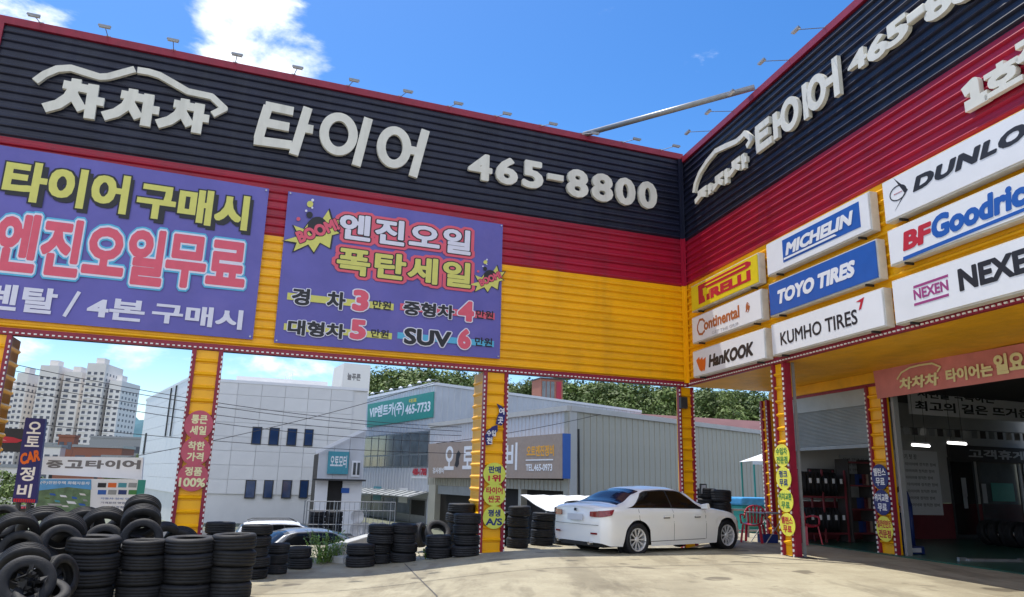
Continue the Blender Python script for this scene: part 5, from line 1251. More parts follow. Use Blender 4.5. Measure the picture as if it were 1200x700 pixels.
ribs(t, uf, -.02, wz1 + .02, ztV - .1, 'factory_blue'); ribs(t, uf, -.02, cz + .1, wz0 - .02, 'factory_blue'); ribs(t, .02, ur, ZG, ztV - .1, 'factory_blue', .55, R3)
MB().box((uf - .1, -.10, ztV - .14), (.05, .1, ztV + .05)).build('roof_trim', 'panel_light', t); o = MB().box((.06, -.08, ztV - .14), (ur, .1, ztV + .045)).build('roof_trim', 'panel_light', t); o.matrix_local = R3
P4_ = [VB.uv(*q, .12) for q in ((431, 474), (508, 459), (507, 489), (430, 501))]
o = MB().hexa([(P4_[3][0], -.12, P4_[3][1]), (P4_[2][0], -.12, P4_[2][1]), (P4_[2][0], -.05, P4_[2][1]), (P4_[3][0], -.05, P4_[3][1]), (P4_[0][0], -.12, P4_[0][1]), (P4_[1][0], -.12, P4_[1][1]), (P4_[1][0], -.05, P4_[1][1]), (P4_[0][0], -.05, P4_[0][1])]).build('sign', 'teal_sign', t)
bb = (P4_[3][0], (P4_[3][1] + P4_[2][1]) / 2, P4_[1][0], (P4_[0][1] + P4_[1][1]) / 2)
text(o, 'VIP렌트카(주)', sub(bb, .03, .26, .60, .86), [(.03, 'sign_white', 0)], y=-.125); text(o, '465-7733', sub(bb, .62, .28, .97, .66), [(.03, 'sign_white', 0)], y=-.125); text(o, '대표', sub(bb, .67, .72, .78, .88), [(.02, 'print_yellow', 0)], y=-.125)
nW = 8
for k in range(nW):
    a, b = uf + .5 + (-uf - 1.0) * k / nW, uf + .5 + (-uf - 1.0) * (k + 1) / nW - .05
    f = MB().box((a, -.02, wz0), (b, .04, wz1)).build('window', 'grey_metal', t); zm = wz0 + (wz1 - wz0) * .36
    MB().box((a + .06, -.035, zm + .05), (b - .06, -.025, wz1 - .08)).build('pane', 'window_grey', f); MB().box((a + .06, -.035, wz0 + .08), (b - .06, -.025, zm - .05)).build('pane', 'window_grey', f)
    MB().box((a + .3, -.05, wz0 + .1), (a + .34, -.037, zm - .06)).build('mullion', 'shutter', f)
mb = MB(); mb.hexa([(uf + .1, -1.3, cz - .25), (-.2, -1.3, cz - .25), (-.2, -.02, cz + .05), (uf + .1, -.02, cz + .05), (uf + .1, -1.3, cz - .20), (-.2, -1.3, cz - .20), (-.2, -.02, cz + .12), (uf + .1, -.02, cz + .12)]); mb.build('awning', 'shutter', t)
for k in range(12): x = uf + .3 + k * (-uf - .7) / 11; MB().bar((x, -1.3, cz - .17), (x, -.03, cz + .15), .06, .05).build('awning_rib', 'shutter', t)
gz1 = cz - .35
for k in range(5):
    a, b = uf + .4 + (-uf - .8) * k / 5, uf + .4 + (-uf - .8) * (k + 1) / 5 - .08
    f = MB().box((a, -.03, ZG), (b, .03, gz1)).build('shopfront_window', 'grey_metal', t); MB().box((a + .08, -.045, ZG + .5), (b - .08, -.032, gz1 - .1)).build('pane', 'window_grey' if k != 4 else 'dark_inside', f)
    if k in (1, 3): MB().box((a + .3, -.06, ZG + 1.2), (b - .5, -.048, ZG + 2.2)).build('poster', 'sign_white' if k == 3 else 'cyan_sign', f)
q = (VB.uv(484, 557)[0], VB.uv(484, 557)[1], VB.uv(501, 549)[0], VB.uv(501, 549)[1]); o = MB().box((q[0] - .1, -.06, q[1] - .2), (q[2] + .1, -.045, q[1] - .08)).build('ledge', 'sign_white', t); text(o, '400-1702', q, [(.05, 'print_red', 0)], y=-.06)
for k in range(8):
    x, y = 424 + k * 11, 464 - k * 2.2 - (2 if k > 5 else 0)
    u, z = VB.uv(x, y, .9); q = t.matrix_world @ Vector((0, 0, 0)); l = thing('gooseneck_lamp', f'white gooseneck lamp over the green sign, {ordn[k]} from the left', 'lamp', VB.pt(u, ztV + .05, 0), VB.rz, 'gooseneck lamps over the green sign')
    MB().path([(0, 0, 0), (0, -.3, z - ztV + .1), (0, -.8, z - ztV + .05)], .02, 6).build('arm', 'grey_metal', l); MB().lathe([(.02, z - ztV + .10), (.14, z - ztV + .02), (.16, z - ztV - .06), (.0, z - ztV - .02)], 10, axis='z').build('shade', 'sign_white', l, loc=(0, -.8, 0))

# ---- grey ribbed workshop with brown sign
G0 = at(667, 478, 33.); GR = Frame((G0.x, G0.y, 0), R_(46)); GB = Frame((G0.x, G0.y, 0), R_(-29) + math.pi); ztG = G0.z
t = thing('grey_workshop', 'long grey ribbed workshop with a faded brown sign over dark garage doors', 'building', (G0.x, G0.y, 0), GB.rz)
R4 = Matrix.Rotation(-GB.rz, 4, 'Z') @ Matrix.Rotation(GR.rz, 4, 'Z'); ufG = GB.uv(505, 500)[0]; urG = GR.uv(905, 502)[0] + 6; dr = R4 @ Vector((urG, 0, 0))
bz0, bz1 = GB.uv(580, 566)[1], GB.uv(580, 516)[1]; dz = GB.uv(580, 572)[1]
mb = MB(); ft = [(ufG, .6), (-.3, .6), (dr.x - .3, dr.y + .6), (ufG + dr.x, dr.y + .6)]
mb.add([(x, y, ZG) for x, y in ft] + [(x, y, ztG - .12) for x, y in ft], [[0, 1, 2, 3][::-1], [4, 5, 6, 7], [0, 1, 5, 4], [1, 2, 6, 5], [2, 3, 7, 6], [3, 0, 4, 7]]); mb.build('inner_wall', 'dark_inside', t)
ribs(t, ufG, -.02, bz1 - .6, ztG - .1, 'factory_blue', .35); ribs(t, ufG, -.35, dz, bz0 + .2, 'factory_grey', .35); ribs(t, .5, urG, ZG, ztG - .1, 'factory_grey', .45, R4)
MB().box((-.34, -.04, ZG), (-.0, .2, ztG - .11)).build('corner_pier', 'factory_grey', t); o = MB().box((.01, -.06, ZG), (.49, .1, ztG - .11)).build('corner_pier', 'concrete_wall', t); o.matrix_local = R4
MB().box((ufG - .1, -.14, ztG - .14), (.04, .3, ztG + .1)).build('roof_trim', 'concrete_wall', t); o = MB().box((.05, -.12, ztG - .14), (urG, .3, ztG + .095)).build('roof_trim', 'concrete_wall', t); o.matrix_local = R4
for x0, x1 in ((502, 510), (552, 556), (608, 611), (661, 666)):
    a, b = GB.uv(x0, 600)[0], GB.uv(x1, 600)[0]; MB().box((a, -.05, ZG), (b, .3, dz - .005)).build('pier', 'factory_grey', t)
MB().box((GB.uv(511, 600)[0], .05, GB.uv(530, 580)[1]), (GB.uv(551, 600)[0], .15, dz - .006)).build('garage_shutter', 'shutter', t)
q = [GB.uv(*v, .45) for v in ((502, 520.5), (659, 508), (659, 561), (502, 560))]
s_ = fthing(GB, 'shop_sign', 'long faded brown sign with white 오토정비 and phone number over the garage doors', 'sign')
MB().hexa([(q[3][0], -.45, q[3][1]), (q[2][0], -.45, q[2][1]), (q[2][0], -.05, q[2][1]), (q[3][0], -.05, q[3][1]), (q[0][0], -.45, q[0][1]), (q[1][0], -.45, q[1][1]), (q[1][0], -.05, q[1][1]), (q[0][0], -.05, q[0][1])]).build('sign_box', 'brown_sign', s_)
MB().box((q[1][0] + .003, -.44, q[2][1]), (q[1][0] + .06, -.05, q[1][1])).build('side_panel', 'print_blue', s_)
def gb(x0, y0, x1, y1): a = GB.uv(x0, (y0 + y1) / 2, .46); c = GB.uv(x1, (y0 + y1) / 2, .46); zz0 = GB.uv((x0 + x1) / 2, y1, .46)[1]; zz1 = GB.uv((x0 + x1) / 2, y0, .46)[1]; return (a[0], zz0, c[0], zz1)
for c, bx in (('오', (521, 523, 532, 551)), ('토', (542, 523, 554, 550)), ('정', (566, 521, 582, 550)), ('비', (593, 519, 606, 551)), ('TEL.465-0973', (616, 544, 647, 552)), ('검사정비', (507, 548, 520, 555))): text(s_, c, gb(*bx), [(.025, 'sign_white', 0)], y=-.456)
text(s_, '오토엔진정비', gb(617, 522, 649, 535), [(.035, 'print_amber', 0)], y=-.456)
b = gb(616, 539, 648, 539.8); MB().box((b[0], -.458, b[1]), (b[2], -.451, b[3] + .02)).build('print', 'sign_white', s_)
b = gb(532, 528, 540, 548); MB().prism([(b[0] + (b[2] - b[0]) * x, b[1] + (b[3] - b[1]) * z) for x, z in ((.5, 0), (.75, .2), (.7, .5), (.95, .8), (.6, 1), (.3, .8), (.25, .4), (.1, .12))], -.452, -.457).build('print', 'print_black', s_)
o = MB().path([(.55, -.08, ztG - .9), (.6, -.12, ZG)], .05, 8).build('drain_pipe', 'dark_metal', t); o.matrix_local = R4
tp = [at(610, 580, 27), at(692, 581, 27), at(706, 600, 25), at(640, 599, 25)]
t = thing('tarpaulin', 'white sloping tarpaulin on poles behind the tyres right of the middle pillar', 'tarpaulin', tp[3])
V = []; F = []
for j in range(9):
    for i in range(13):
        p = tp[0].lerp(tp[1], i / 12).lerp(tp[3].lerp(tp[2], i / 12), j / 8) - tp[3]; p.z -= .05 * math.sin(i / 12 * math.pi) * math.sin(j / 8 * math.pi) - .015 * math.sin(i * 2.1 + j); V.append(p)
V += [p - Vector((0, 0, .02)) for p in V]; n = 13 * 9
for j in range(8):
    for i in range(12): q = [j * 13 + i, j * 13 + i + 1, j * 13 + 14 + i, j * 13 + 13 + i]; F += [q, [a + n for a in q[::-1]]]
MB().add(V, F).build('sheet', 'tarp_white', t, smooth=True)
for p in tp: q = p - tp[3]; MB().cyl(q - Vector((0, 0, .02)), (q.x, q.y, ZG - tp[3].z), .025, 6).build('pole', 'steel', t)

# ---- things seen between the corner pillar and the workshop
P = at(888, 552, 26); t = thing('garden_parasol', 'small white gable tent top on thin green poles beyond the corner opening', 'tent', (P.x, P.y, -1.3))
H = at(885, 541, 26).z + 1.3; Ht = at(893, 527, 26).z + 1.3
mb = MB(); mb.add([(-.35, -.6, H), (1.6, -.6, H), (1.6, .9, H), (-.35, .9, H), (.6, .1, Ht)], [[0, 1, 4], [1, 2, 4], [2, 3, 4], [3, 0, 4], [0, 3, 2, 1]]); mb.box((-.35, -.61, H - .12), (1.6, -.59, H - .004)); mb.build('canopy', 'tarp_white', t)
for x, y in ((-.3, -.55), (1.5, -.55), (1.5, .8), (-.3, .8)): MB().cyl((x, y, 0), (x, y, H), .03, 6).build('pole', 'teal_sign', t)
P = at(886, 588, 24); t = thing('water_tank', 'low bright blue covered tank behind the railing in the corner opening', 'tank', (P.x, P.y, -1.25), FL.rz)
MB().box((-.9, -.5, 0), (1.0, .7, at(876, 592, 24).z + 1.25)).build('tank_body', 'teal_sign', t, bevel=.05)
MB().box((-.95, -.55, at(876, 592, 24).z + 1.252), (1.05, .75, at(876, 583, 24).z + 1.25)).build('cover', 'blue_tarp', t, bevel=.05)
t = fthing(FL, 'steel_railing', 'pale green steel tube railing between the corner pillar and the workshop', 'railing', off=-.6)
a, b = FL.uv(822, 600, -.6)[0], FL.uv(893, 600, -.6)[0]
for z in (.45, 1.0): MB().cyl((a, 0, z), (b, 0, z), .025, 8).build('rail', 'grey_metal', t)
for k in range(5): u = a + (b - a) * k / 4; MB().cyl((u, 0, 0), (u, 0, 1.03), .03, 8).build('post', 'grey_metal', t)
b_ = fthing(FL, 'notice_plate', 'small framed white notice standing on the dark tyres right of the corner pillar', 'notice'); q = lbox(FL, (820, 567), (828, 580), -.1)
MB().box((q[0], .08, q[1]), (q[2], .12, q[3])).build('frame', 'dark_metal', b_); MB().box((q[0] + .03, .07, q[1] + .03), (q[2] - .03, .079, q[3] - .03)).build('sheet', 'plate', b_)

# ---- red roof and the small roof structure, blank white wall with letters
P = at(770, 481, 60); t = thing('red_roof_shed', 'shed with a long dull red roof behind the grey workshop', 'building', (P.x, P.y, 0), FL.rz); q = Frame((P.x, P.y, 0), FL.d.y and math.atan2(FL.d.x, FL.d.y)); ue = q.uv(930, 486)[0]; us = q.uv(750, 482)[0]
zR = P.z; MB().box((us, 1.2, -1.3), (ue, 8, zR - 1.5)).build('wall', 'concrete_wall', t); MB().hexa([(us - .3, .5, zR - 1.7), (ue + .3, .5, zR - 1.7), (ue + .3, 8.5, zR - 1.7), (us - .3, 8.5, zR - 1.7), (us - .3, 4, zR + .05), (ue + .3, 4, zR + .05), (ue + .3, 4.5, zR + .05), (us - .3, 4.5, zR + .05)]).build('roof', 'roof_red', t)
P = at(634, 452, 62); t = thing('rooftop_hut', 'dark glazed rooftop hut with a dull red door on the blue grey building', 'hut', (P.x, P.y, V0.z - .2), FL.rz)
z = at(640, 444, 62).z - V0.z + .2; MB().box((0, 0, 0), (2.0, 2, z)).build('wall', 'brick_brown', t)
for k in range(3): MB().box((.1 + k * .4, -.03, .3), (.42 + k * .4, -.005, z - .2)).build('window', 'window_grey', t)
MB().box((1.4, -.035, .1), (1.85, -.005, z - .15)).build('door', 'red_siding', t); MB().box((-.1, -.1, z + .002), (2.1, 2.1, z + .1)).build('roof', 'dark_metal', t)
P = at(397, 457, 84); t = thing('white_tower_block', 'blank white slab wall with faint Korean letters rising behind the roofs', 'building', (P.x, P.y, -1.3), FL.rz + .1); z = at(397, 425, 84).z + 1.3
MB().hexa([(-.4, 0, 0), (3.5, 0, 0), (3.5, 5, 0), (-.4, 5, 0), (.4, 0, z), (3.5, 0, z), (3.5, 5, z), (.4, 5, z)]).build('wall', 'apartment_side', t)
text(t, '늘푸른', (.85, P.z + 1.3 + 1.2, 2.4, P.z + 1.3 + 2.0), [(.03, 'grey_letters', 0)], y=-.02)

# ---- apartment towers
def apartment(label, x0, x1, ytop, Y, az, m='apartment'):
    a = at(x0, ytop, Y); b = at(x1, ytop, Y); Wd = (b.x - a.x); H_ = a.z + 30
    t = thing('apartment_tower', label, 'apartment block', (a.x, a.y, -30), az, 'apartment towers on the left horizon')
    MB().box((0, 0, 0), (Wd, 22, H_)).build('wall', m, t)
    MB().box((Wd * .3, 3, H_ + .01), (Wd * .75, 9, H_ + 3.2)).build('lift_house', m, t)
    mb = MB(); n = int(H_ / 2.9); cols = max(2, int(Wd / 3.0))
    for i in range(n - 1):
        for j in range(cols):
            w_ = Wd / cols; cx = w_ * (j + .5); mb.box((cx - w_ * .27, -.06, i * 2.9 + 1.0), (cx + w_ * .27, -.01, i * 2.9 + 2.4))
    o = mb.build('window', 'apartment_win', t); o['kind'] = 'stuff'
    mb = MB()
    for i in range(n - 1): mb.box((Wd * .06, -.5, i * 2.9 + .35), (Wd * .44, -.02, i * 2.9 + .75))
    o = mb.build('balcony', 'apartment_side', t); o['kind'] = 'stuff'
    mb = MB()
    for i in range(n - 1):
        for j in range(5): mb.box((Wd + .01, 2 + j * 4, i * 2.9 + 1.0), (Wd + .05, 3.6 + j * 4, i * 2.9 + 2.3))
    o = mb.build('side_window', 'apartment_win', t); o['kind'] = 'stuff'
    return t
AY = 390
apartment('low white apartment tower cut by the pillar, farthest left', 2, 21, 452, AY + 6, .12)
for i, (x0, x1, y, d) in enumerate(((21, 33, 437, 0), (33, 48, 448, 10), (48, 69, 428, -4), (69, 76, 446, 9), (76, 96, 435.5, 0), (96, 104, 450, 9), (103, 124, 425.5, -6), (124, 130, 444, 8))):
    apartment(['narrow white apartment tower left of the tall twin', 'recessed white apartment wing between the first towers', 'tall white apartment tower, second highest', 'narrow recessed apartment wing right of the second highest tower', 'mid-height white apartment tower in the middle of the row', 'narrow recessed apartment wing left of the highest tower', 'highest white apartment tower in the row', 'thin apartment wing just right of the highest tower'][i], x0, x1, y, AY + d, .10)
a = apartment('rightmost white apartment slab with a blank pale end wall', 129, 143, 446, AY - 2, .05, 'apartment_side')

# ---- town between
def block(label, x0, x1, ytop, Y, m, win=True, roof=None):
    a = at(x0, ytop, Y); b = at(x1, ytop, Y); t = thing('town_building', label, 'building', (a.x, a.y, -14), .15); H_ = a.z + 14; W_ = b.x - a.x
    MB().box((0, 0, 0), (W_, W_ * .8, H_)).build('wall', m, t); MB().box((-.2, -.2, H_ + .01), (W_ + .2, W_ * .8 + .2, H_ + .5)).build('roof', roof or 'grey_metal', t)
    if win:
        n = max(1, int(H_ / 3.2)); c = max(2, int(W_ / 3))
        for i in range(max(0, n - 4), n):
            for j in range(c):
                f = MB().box((W_ / c * (j + .2), -.08, i * 3.2 + .6), (W_ / c * (j + .8), -.01, i * 3.2 + 2.2)).build('window', 'apartment_win', t)
    return t
block('brown brick tower-like building below the apartments', 69, 86, 512, 170, 'brick_brown', roof='brick_brown')
block('dark grey flat building right of the brown tower', 106, 168, 513, 190, 'grey_metal')
block('low terracotta wall building behind the used tyre sign', 86, 140, 524, 150, 'brick_brown')
block('low white house between the towers and the signs', 52, 70, 524, 150, 'apartment')
block('small pale house at the left behind the blue sign', 0, 26, 548, 110, 'apartment')
block('pale low building under the apartment row', 26, 62, 520, 210, 'apartment_side')
block('pale house behind the billboard', 60, 120, 553, 100, 'brick_brown')
block('low pale house behind the used tyre sign', 120, 172, 537, 120, 'apartment_side')
# ---- mountain and hill
def ridge(name, pts, Y, m, base=-30, depth=400, n=160, amp=6):
    xs = [p[0] for p in pts]; P = []
    for i in range(n + 1):
        x = xs[0] + (xs[-1] - xs[0]) * i / n; y = itp(pts, x); q = at(x, y, Y); P.append(Vector((q.x, q.y, q.z + amp * (math.sin(i * .7) + .6 * math.sin(i * 1.7 + 1)) * .5)))
    V = []; rows = 7
    for k in range(rows): 
        t = k / (rows - 1)
        for i, p in enumerate(P): V.append((p.x, p.y - depth * (1 - t) + (math.sin(i * .9 + k) * depth * .03), base + (p.z - base) * (t ** .8) + (math.sin(i * .5 + k * 2) * amp * .5 if 0 < k < rows - 1 else 0)))
    for i, p in enumerate(P): V.append((p.x, p.y + depth, base))
    F = [[k * (n + 1) + i, k * (n + 1) + i + 1, (k + 1) * (n + 1) + i + 1, (k + 1) * (n + 1) + i] for k in range(rows) for i in range(n)]
    return tag(MB().add(V, F).build(name, m, smooth=True), kind='structure')
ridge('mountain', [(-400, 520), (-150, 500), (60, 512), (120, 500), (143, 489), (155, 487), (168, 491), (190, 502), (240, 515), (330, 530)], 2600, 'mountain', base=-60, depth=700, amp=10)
HP = [(330, 520), (380, 490), (405, 462), (430, 448), (470, 440), (520, 442), (560, 446), (600, 455), (650, 455), (700, 450), (760, 458), (800, 460), (860, 460), (900, 466), (1000, 480), (1150, 500), (1300, 520)]
ridge('hill', HP, 118, 'hill_ground', base=-1.4, depth=30, n=120, amp=.6)

# ---- trees
def crown_mesh(name, m, n, rx, rz, leaf, seed, cl=26):
    r = random.Random(seed); cs = []
    for _ in range(cl):
        while True:
            p = Vector((r.uniform(-1, 1), r.uniform(-1, 1), r.uniform(-1, 1)))
            if .25 < p.length < 1: break
        cs.append((p * .78, r.uniform(.20, .38)))
    V = []; F = []
    for i in range(n):
        c, cr_ = cs[r.randrange(cl)]; d = Vector((r.gauss(0, 1), r.gauss(0, 1), r.gauss(0, 1))).normalized() * cr_ * r.uniform(.55, 1.08)
        p = c + d; p = Vector((p.x * rx, p.y * rx, p.z * rz)); nrm = (d.normalized() + Vector((r.uniform(-.6, .6), r.uniform(-.6, .6), r.uniform(-.2, .8)))).normalized()
        a = nrm.orthogonal().normalized(); a = (Matrix.Rotation(r.uniform(0, 6.28), 3, nrm) @ a); b = nrm.cross(a); s_ = leaf * r.uniform(.6, 1.3); k = len(V)
        V += [p - a * s_, p + b * s_ * .5, p + a * s_, p - b * s_ * .5]; F.append([k, k + 1, k + 2, k + 3])
    return MB().add(V, F).mesh(name, m)
CR = [crown_mesh('crown', 'leaf', 5200, 1, .9, .055, 1), crown_mesh('crown', 'leaf_light', 4800, 1, .85, .06, 2), crown_mesh('crown', 'leaf', 4800, .95, 1.0, .055, 3), crown_mesh('crown', 'leaf_light', 3600, 1, .8, .065, 4)]
TRK = MB().cyl((0, 0, -1.2), (.03, .02, .15), .07, 8, .035).cyl((.0, .0, -.5), (.35, .1, .1), .03, 6, .012).cyl((0, 0, -.4), (-.3, .15, .2), .028, 6, .01).mesh('trunk', 'bark', smooth=True)
def tree(px, py, Y, R, label, k, group):
    P = at(px, py, Y); P.z -= R * .8
    t = thing('broadleaf_tree', label, 'tree', P, rnd.uniform(0, 6), group); obj('crown', CR[k], t, scale=(R, R, R)); obj('trunk', TRK, t, scale=(R, R, R)); return t
hx = [(412, 452, 70, 3.0, 'rounded tree at the left end of the hill beside the white slab wall'), (432, 441, 72, 3.6, 'tall tree above the left end of the green sign'), (452, 434, 76, 3.6, 'bushy tree above the middle of the green sign'), (474, 431, 74, 3.8, 'highest leafy tree above the green sign'),
      (497, 433, 78, 3.7, 'broad tree above the right end of the green sign'), (520, 434, 74, 3.4, 'tree on the hill above the corner of the rental building'), (543, 437, 76, 3.4, 'tree on the hill left of the middle pillar'), (566, 438, 78, 3.3, 'tree on the hill behind the middle pillar'),
      (604, 444, 72, 3.0, 'tree on the hill left of the rooftop hut'), (628, 446, 80, 3.2, 'tree behind the rooftop hut'), (655, 445, 82, 3.4, 'tree on the hill above the rooftop hut'), (682, 447, 72, 3.2, 'light tree just right of the rooftop hut'),
      (706, 446, 70, 3.4, 'pale green tree on the hill above the grey workshop'), (732, 447, 72, 3.4, 'tree above the far end of the grey workshop'), (756, 450, 70, 3.5, 'tree left of the corner pillar on the hill'), (782, 452, 68, 3.3, 'tree directly behind the corner pillar top'),
      (826, 455, 64, 3.3, 'tree just right of the corner pillar'), (850, 457, 62, 3.3, 'bright tree above the red roof'), (874, 458, 64, 3.3, 'tree at the right of the corner opening'), (900, 462, 66, 3.2, 'tree behind the dark red pillar')]
for i, (x, y, Y, R, l) in enumerate(hx): tree(x, y, Y + 22, R * 1.22, l, i % 4, 'trees along the hilltop')
# the wood on the slope reads as one mass
r = random.Random(5); base = CR[0]; nv = len(base.vertices)
def wood():
    V = []; F = []; mi = []
    srcs = [np.array([v.co[:] for v in m_.vertices]) for m_ in CR]; 
    for i in range(95):
        x = 395 + (930 - 395) * (i / 95) + r.uniform(-6, 6); row = i % 3; Y = (86, 92, 104)[row]; y = itp(HP, x) + (26, 14, -2)[row] + r.uniform(-4, 4)
        P = at(x, y, Y); R = r.uniform(2.9, 4.3) * (1.15 if row else 1); k = r.randrange(4); A = srcs[k] * R; an = r.uniform(0, 6.28)
        A = np.c_[A[:, 0] * math.cos(an) - A[:, 1] * math.sin(an) + P.x, A[:, 0] * math.sin(an) + A[:, 1] * math.cos(an) + P.y, A[:, 2] + P.z - R * .6]
        o = sum(len(v) for v in V); keep = len(A) // 4 // 2 * 4; V.append(A[:keep]); F.append(np.arange(keep).reshape(-1, 4) + o); mi += [k % 2] * (keep // 4)
    V = np.concatenate(V); F = np.concatenate(F); me = bpy.data.meshes.new('wood'); me.vertices.add(len(V)); me.vertices.foreach_set('co', V.ravel()); me.loops.add(F.size); me.loops.foreach_set('vertex_index', F.ravel().astype(np.int32))
    me.polygons.add(len(F)); me.polygons.foreach_set('loop_start', np.arange(0, F.size, 4, dtype=np.int32)); me.materials.append(M['leaf']); me.materials.append(M['leaf_light']); me.polygons.foreach_set('material_index', mi); me.update(); me.validate()
    tag(obj('wood', me), 'dense green wood covering the slope behind the factory roofs', 'wood', kind='stuff')
wood()
for i, (x, y, Y, R, l) in enumerate(((6, 566, 45, 2.0, 'dark bush left of the blue vertical sign'), (4, 590, 40, 1.8, 'low bush at the left edge behind the signs'), (148, 535, 90, 3.2, 'round tree behind the right end of the used tyre sign'), (165, 530, 95, 3.2, 'tree touching the white building on its left'), (100, 570, 60, 3, 'bush showing between the two wide signs'), (140, 572, 58, 2.6, 'bush right below the used tyre sign'), (20, 548, 80, 3, 'tree behind the foot of the apartment row'), (60, 560, 60, 2.5, 'bush behind the blue vertical sign'))):
    tree(x, y, Y, R, l, (i + 1) % 4, 'trees behind the left signs')

# ---- left signs
def signpost(t, H, x): MB().cyl((x, .1, 0), (x, .1, H), .05, 8).build('post', 'dark_metal', t)
SGY = 17.0
def qsign(name, label, cx, cy, Y, az, corners, m, off=0):
    P = at(cx, cy, Y); fr = Frame((P.x, P.y, 0), az); t = fthing(fr, name, label, 'sign'); q = [fr.uv(*c) for c in corners]
    MB().hexa([(q[3][0], 0, q[3][1]), (q[2][0], 0, q[2][1]), (q[2][0], .14, q[2][1]), (q[3][0], .14, q[3][1]), (q[0][0], 0, q[0][1]), (q[1][0], 0, q[1][1]), (q[1][0], .14, q[1][1]), (q[0][0], .14, q[0][1])]).build('sign_box', m, t)
    return t, fr, q
t, fr, q = qsign('vertical_sign', 'tall dark blue vertical sign reading 오토 CAR 정비 behind the tyre heap', 35, 540, 16.5, R_(72), ((30, 489.5), (53.4, 491), (42, 590), (14, 588.5)), 'sign_blue')
for c, (x0, y0, x1, y1) in (('오', (33.5, 494, 47.5, 509)), ('토', (31, 511, 45.5, 524)), ('정', (25, 547, 39, 564)), ('비', (21.5, 567, 35.5, 583.5))):
    text(t, c, lbox(fr, (x0, y0), (x1, y1)), [(.025, 'sign_white', 0)], y=-.005)
b = lbox(fr, (25, 529, ), (45, 543)); text(t, 'CAR', b, [(.05, 'print_orange', 0)], y=-.008, rot=.30, shear=.2)
signpost(t, 1.2, q[3][0] + .1); signpost(t, 1.2, q[2][0] - .15)
mb = MB(); 
for k in range(10): a = fr.uv(16 + k * 2.6, 586.3 + k * .1); mb.box((a[0], -.012, a[1] - .035), (a[0] + .03, -.004, a[1] + .035))
o = mb.build('fringe_lamp', 'print_red', t); o['kind'] = 'stuff'
t, fr, q = qsign('dark_sign', 'black sign with a glowing red streak at the far left', 10, 516, 17.5, R_(72), ((-30, 500), (30, 503), (28, 530), (-32, 528)), 'print_black')
a, b = fr.uv(-10, 516), fr.uv(20, 518); MB().prism([(a[0], a[1] - .06), (b[0], b[1] - .02), (b[0] + .12, b[1] + .04), (b[0] - .1, b[1] + .10), (a[0], a[1] + .12)], -.002, -.008).build('print', 'print_red', t)
MB().prism([(a[0], a[1] - .0), (b[0] - .2, b[1] + .01), (b[0] - .3, b[1] + .06), (a[0], a[1] + .06)], -.009, -.014).build('print', 'banner_pink', t)
signpost(t, q[3][1], q[2][0] - .6)
t, fr, q = qsign('used_tyre_sign', 'wide pale grey sign with dark grey letters 중고타이어', 108, 550, 19.0, R_(73), ((52, 535), (168, 536.5), (166, 562), (48, 556)), 'sign_white')
for c, (x0, x1) in zip('중고타이어', ((55, 73), (77.5, 97), (101, 121), (124, 140), (144, 164))):
    text(t, c, lbox(fr, (x0, 539.3 - (x0 - 55) * .004), (x1, 548.8 + (x1 - 55) * .012)), [(.045, 'grey_letters', 0)], y=-.006)
for x in (56, 110, 162): u = fr.uv(x, 560)[0]; MB().cyl((u, .2, -.3), (u, .2, fr.uv(x, 545)[1]), .04, 8).build('post', 'dark_metal', t)
t, fr, q = qsign('billboard', 'billboard with an aerial village photo and rows of logos below the used tyre sign', 104, 582, 18.6, R_(73), ((45.5, 561), (166.5, 562), (166, 601), (39, 601)), 'sign_white')
def qb(x0, y0, x1, y1): return lbox(fr, (x0, y0), (x1, y1))
def pbox(b, m, d=.006, nm='print'): MB().box((b[0], -d, b[1]), (b[2], -d + .003, b[3])).build(nm, m, t)
def ppoly(pts, m, d): MB().prism([fr.uv(*p) for p in pts], -d + .003, -d).build('print', m, t)
ppoly([(47, 562), (107, 562), (105, 601), (41, 600.5)], 'billboard_green', .006); ppoly([(47, 561.6), (107, 562), (107, 574), (80, 571), (46, 575)], 'billboard_sky', .010)
text(t, '(주)전원주택 화훼자동차', qb(48, 563.5, 105, 569), [(.02, 'sign_white', 0)], y=-.013)
for x, y, w, h, m in ((58, 578, 8, 3, 'print_blue'), (70, 580, 9, 3, 'sign_white'), (84, 582, 7, 3, 'print_blue'), (78, 587, 12, 4, 'sign_white'), (93, 578, 8, 3, 'apartment'), (64, 586, 7, 3, 'cyan_sign'), (92, 590, 9, 3, 'print_blue'), (55, 590, 20, 3, 'kerb'), (72, 592, 9, 2.5, 'apartment'), (86, 595, 14, 3, 'leaf_light'), (52, 583, 7, 2, 'leaf_light'), (97, 585, 6, 3, 'grey_metal')):
    ppoly([(x, y), (x + w * .8, y + h * .25), (x + w, y + h), (x + w * .15, y + h * .8)], m, .014)
for i in range(4):
    for j in range(2): pbox(qb(115 + i * 12, 566 + j * 8.3, 124 + i * 12, 571.5 + j * 8.3), ['print_black', 'print_orange', 'cyan_sign', 'grey_metal', 'print_blue', 'grey_metal', 'print_navy', 'print_green'][i + 4 * j])
for j, s_ in enumerate(('자동차 정비 안내', '가격표와 영업시간', '상담 환영합니다')): text(t, s_, qb(118, 583 + j * 5, 156, 586 + j * 5), [(.0, 'print_blue' if j < 1 else 'print_navy', 0)], y=-.006)
pbox(qb(162, 562.5, 166, 600), 'teal_sign')
for x in (50, 108, 160): u = fr.uv(x, 600)[0]; MB().cyl((u, .2, -.3), (u, .2, fr.uv(x, 570)[1]), .04, 8).build('post', 'dark_metal', t)
t = fthing(fr, 'street_canopy', 'narrow dark canopy edged with pink lights at the lower left', 'canopy'); a, b = fr.uv(-10, 592), fr.uv(40, 592.5)
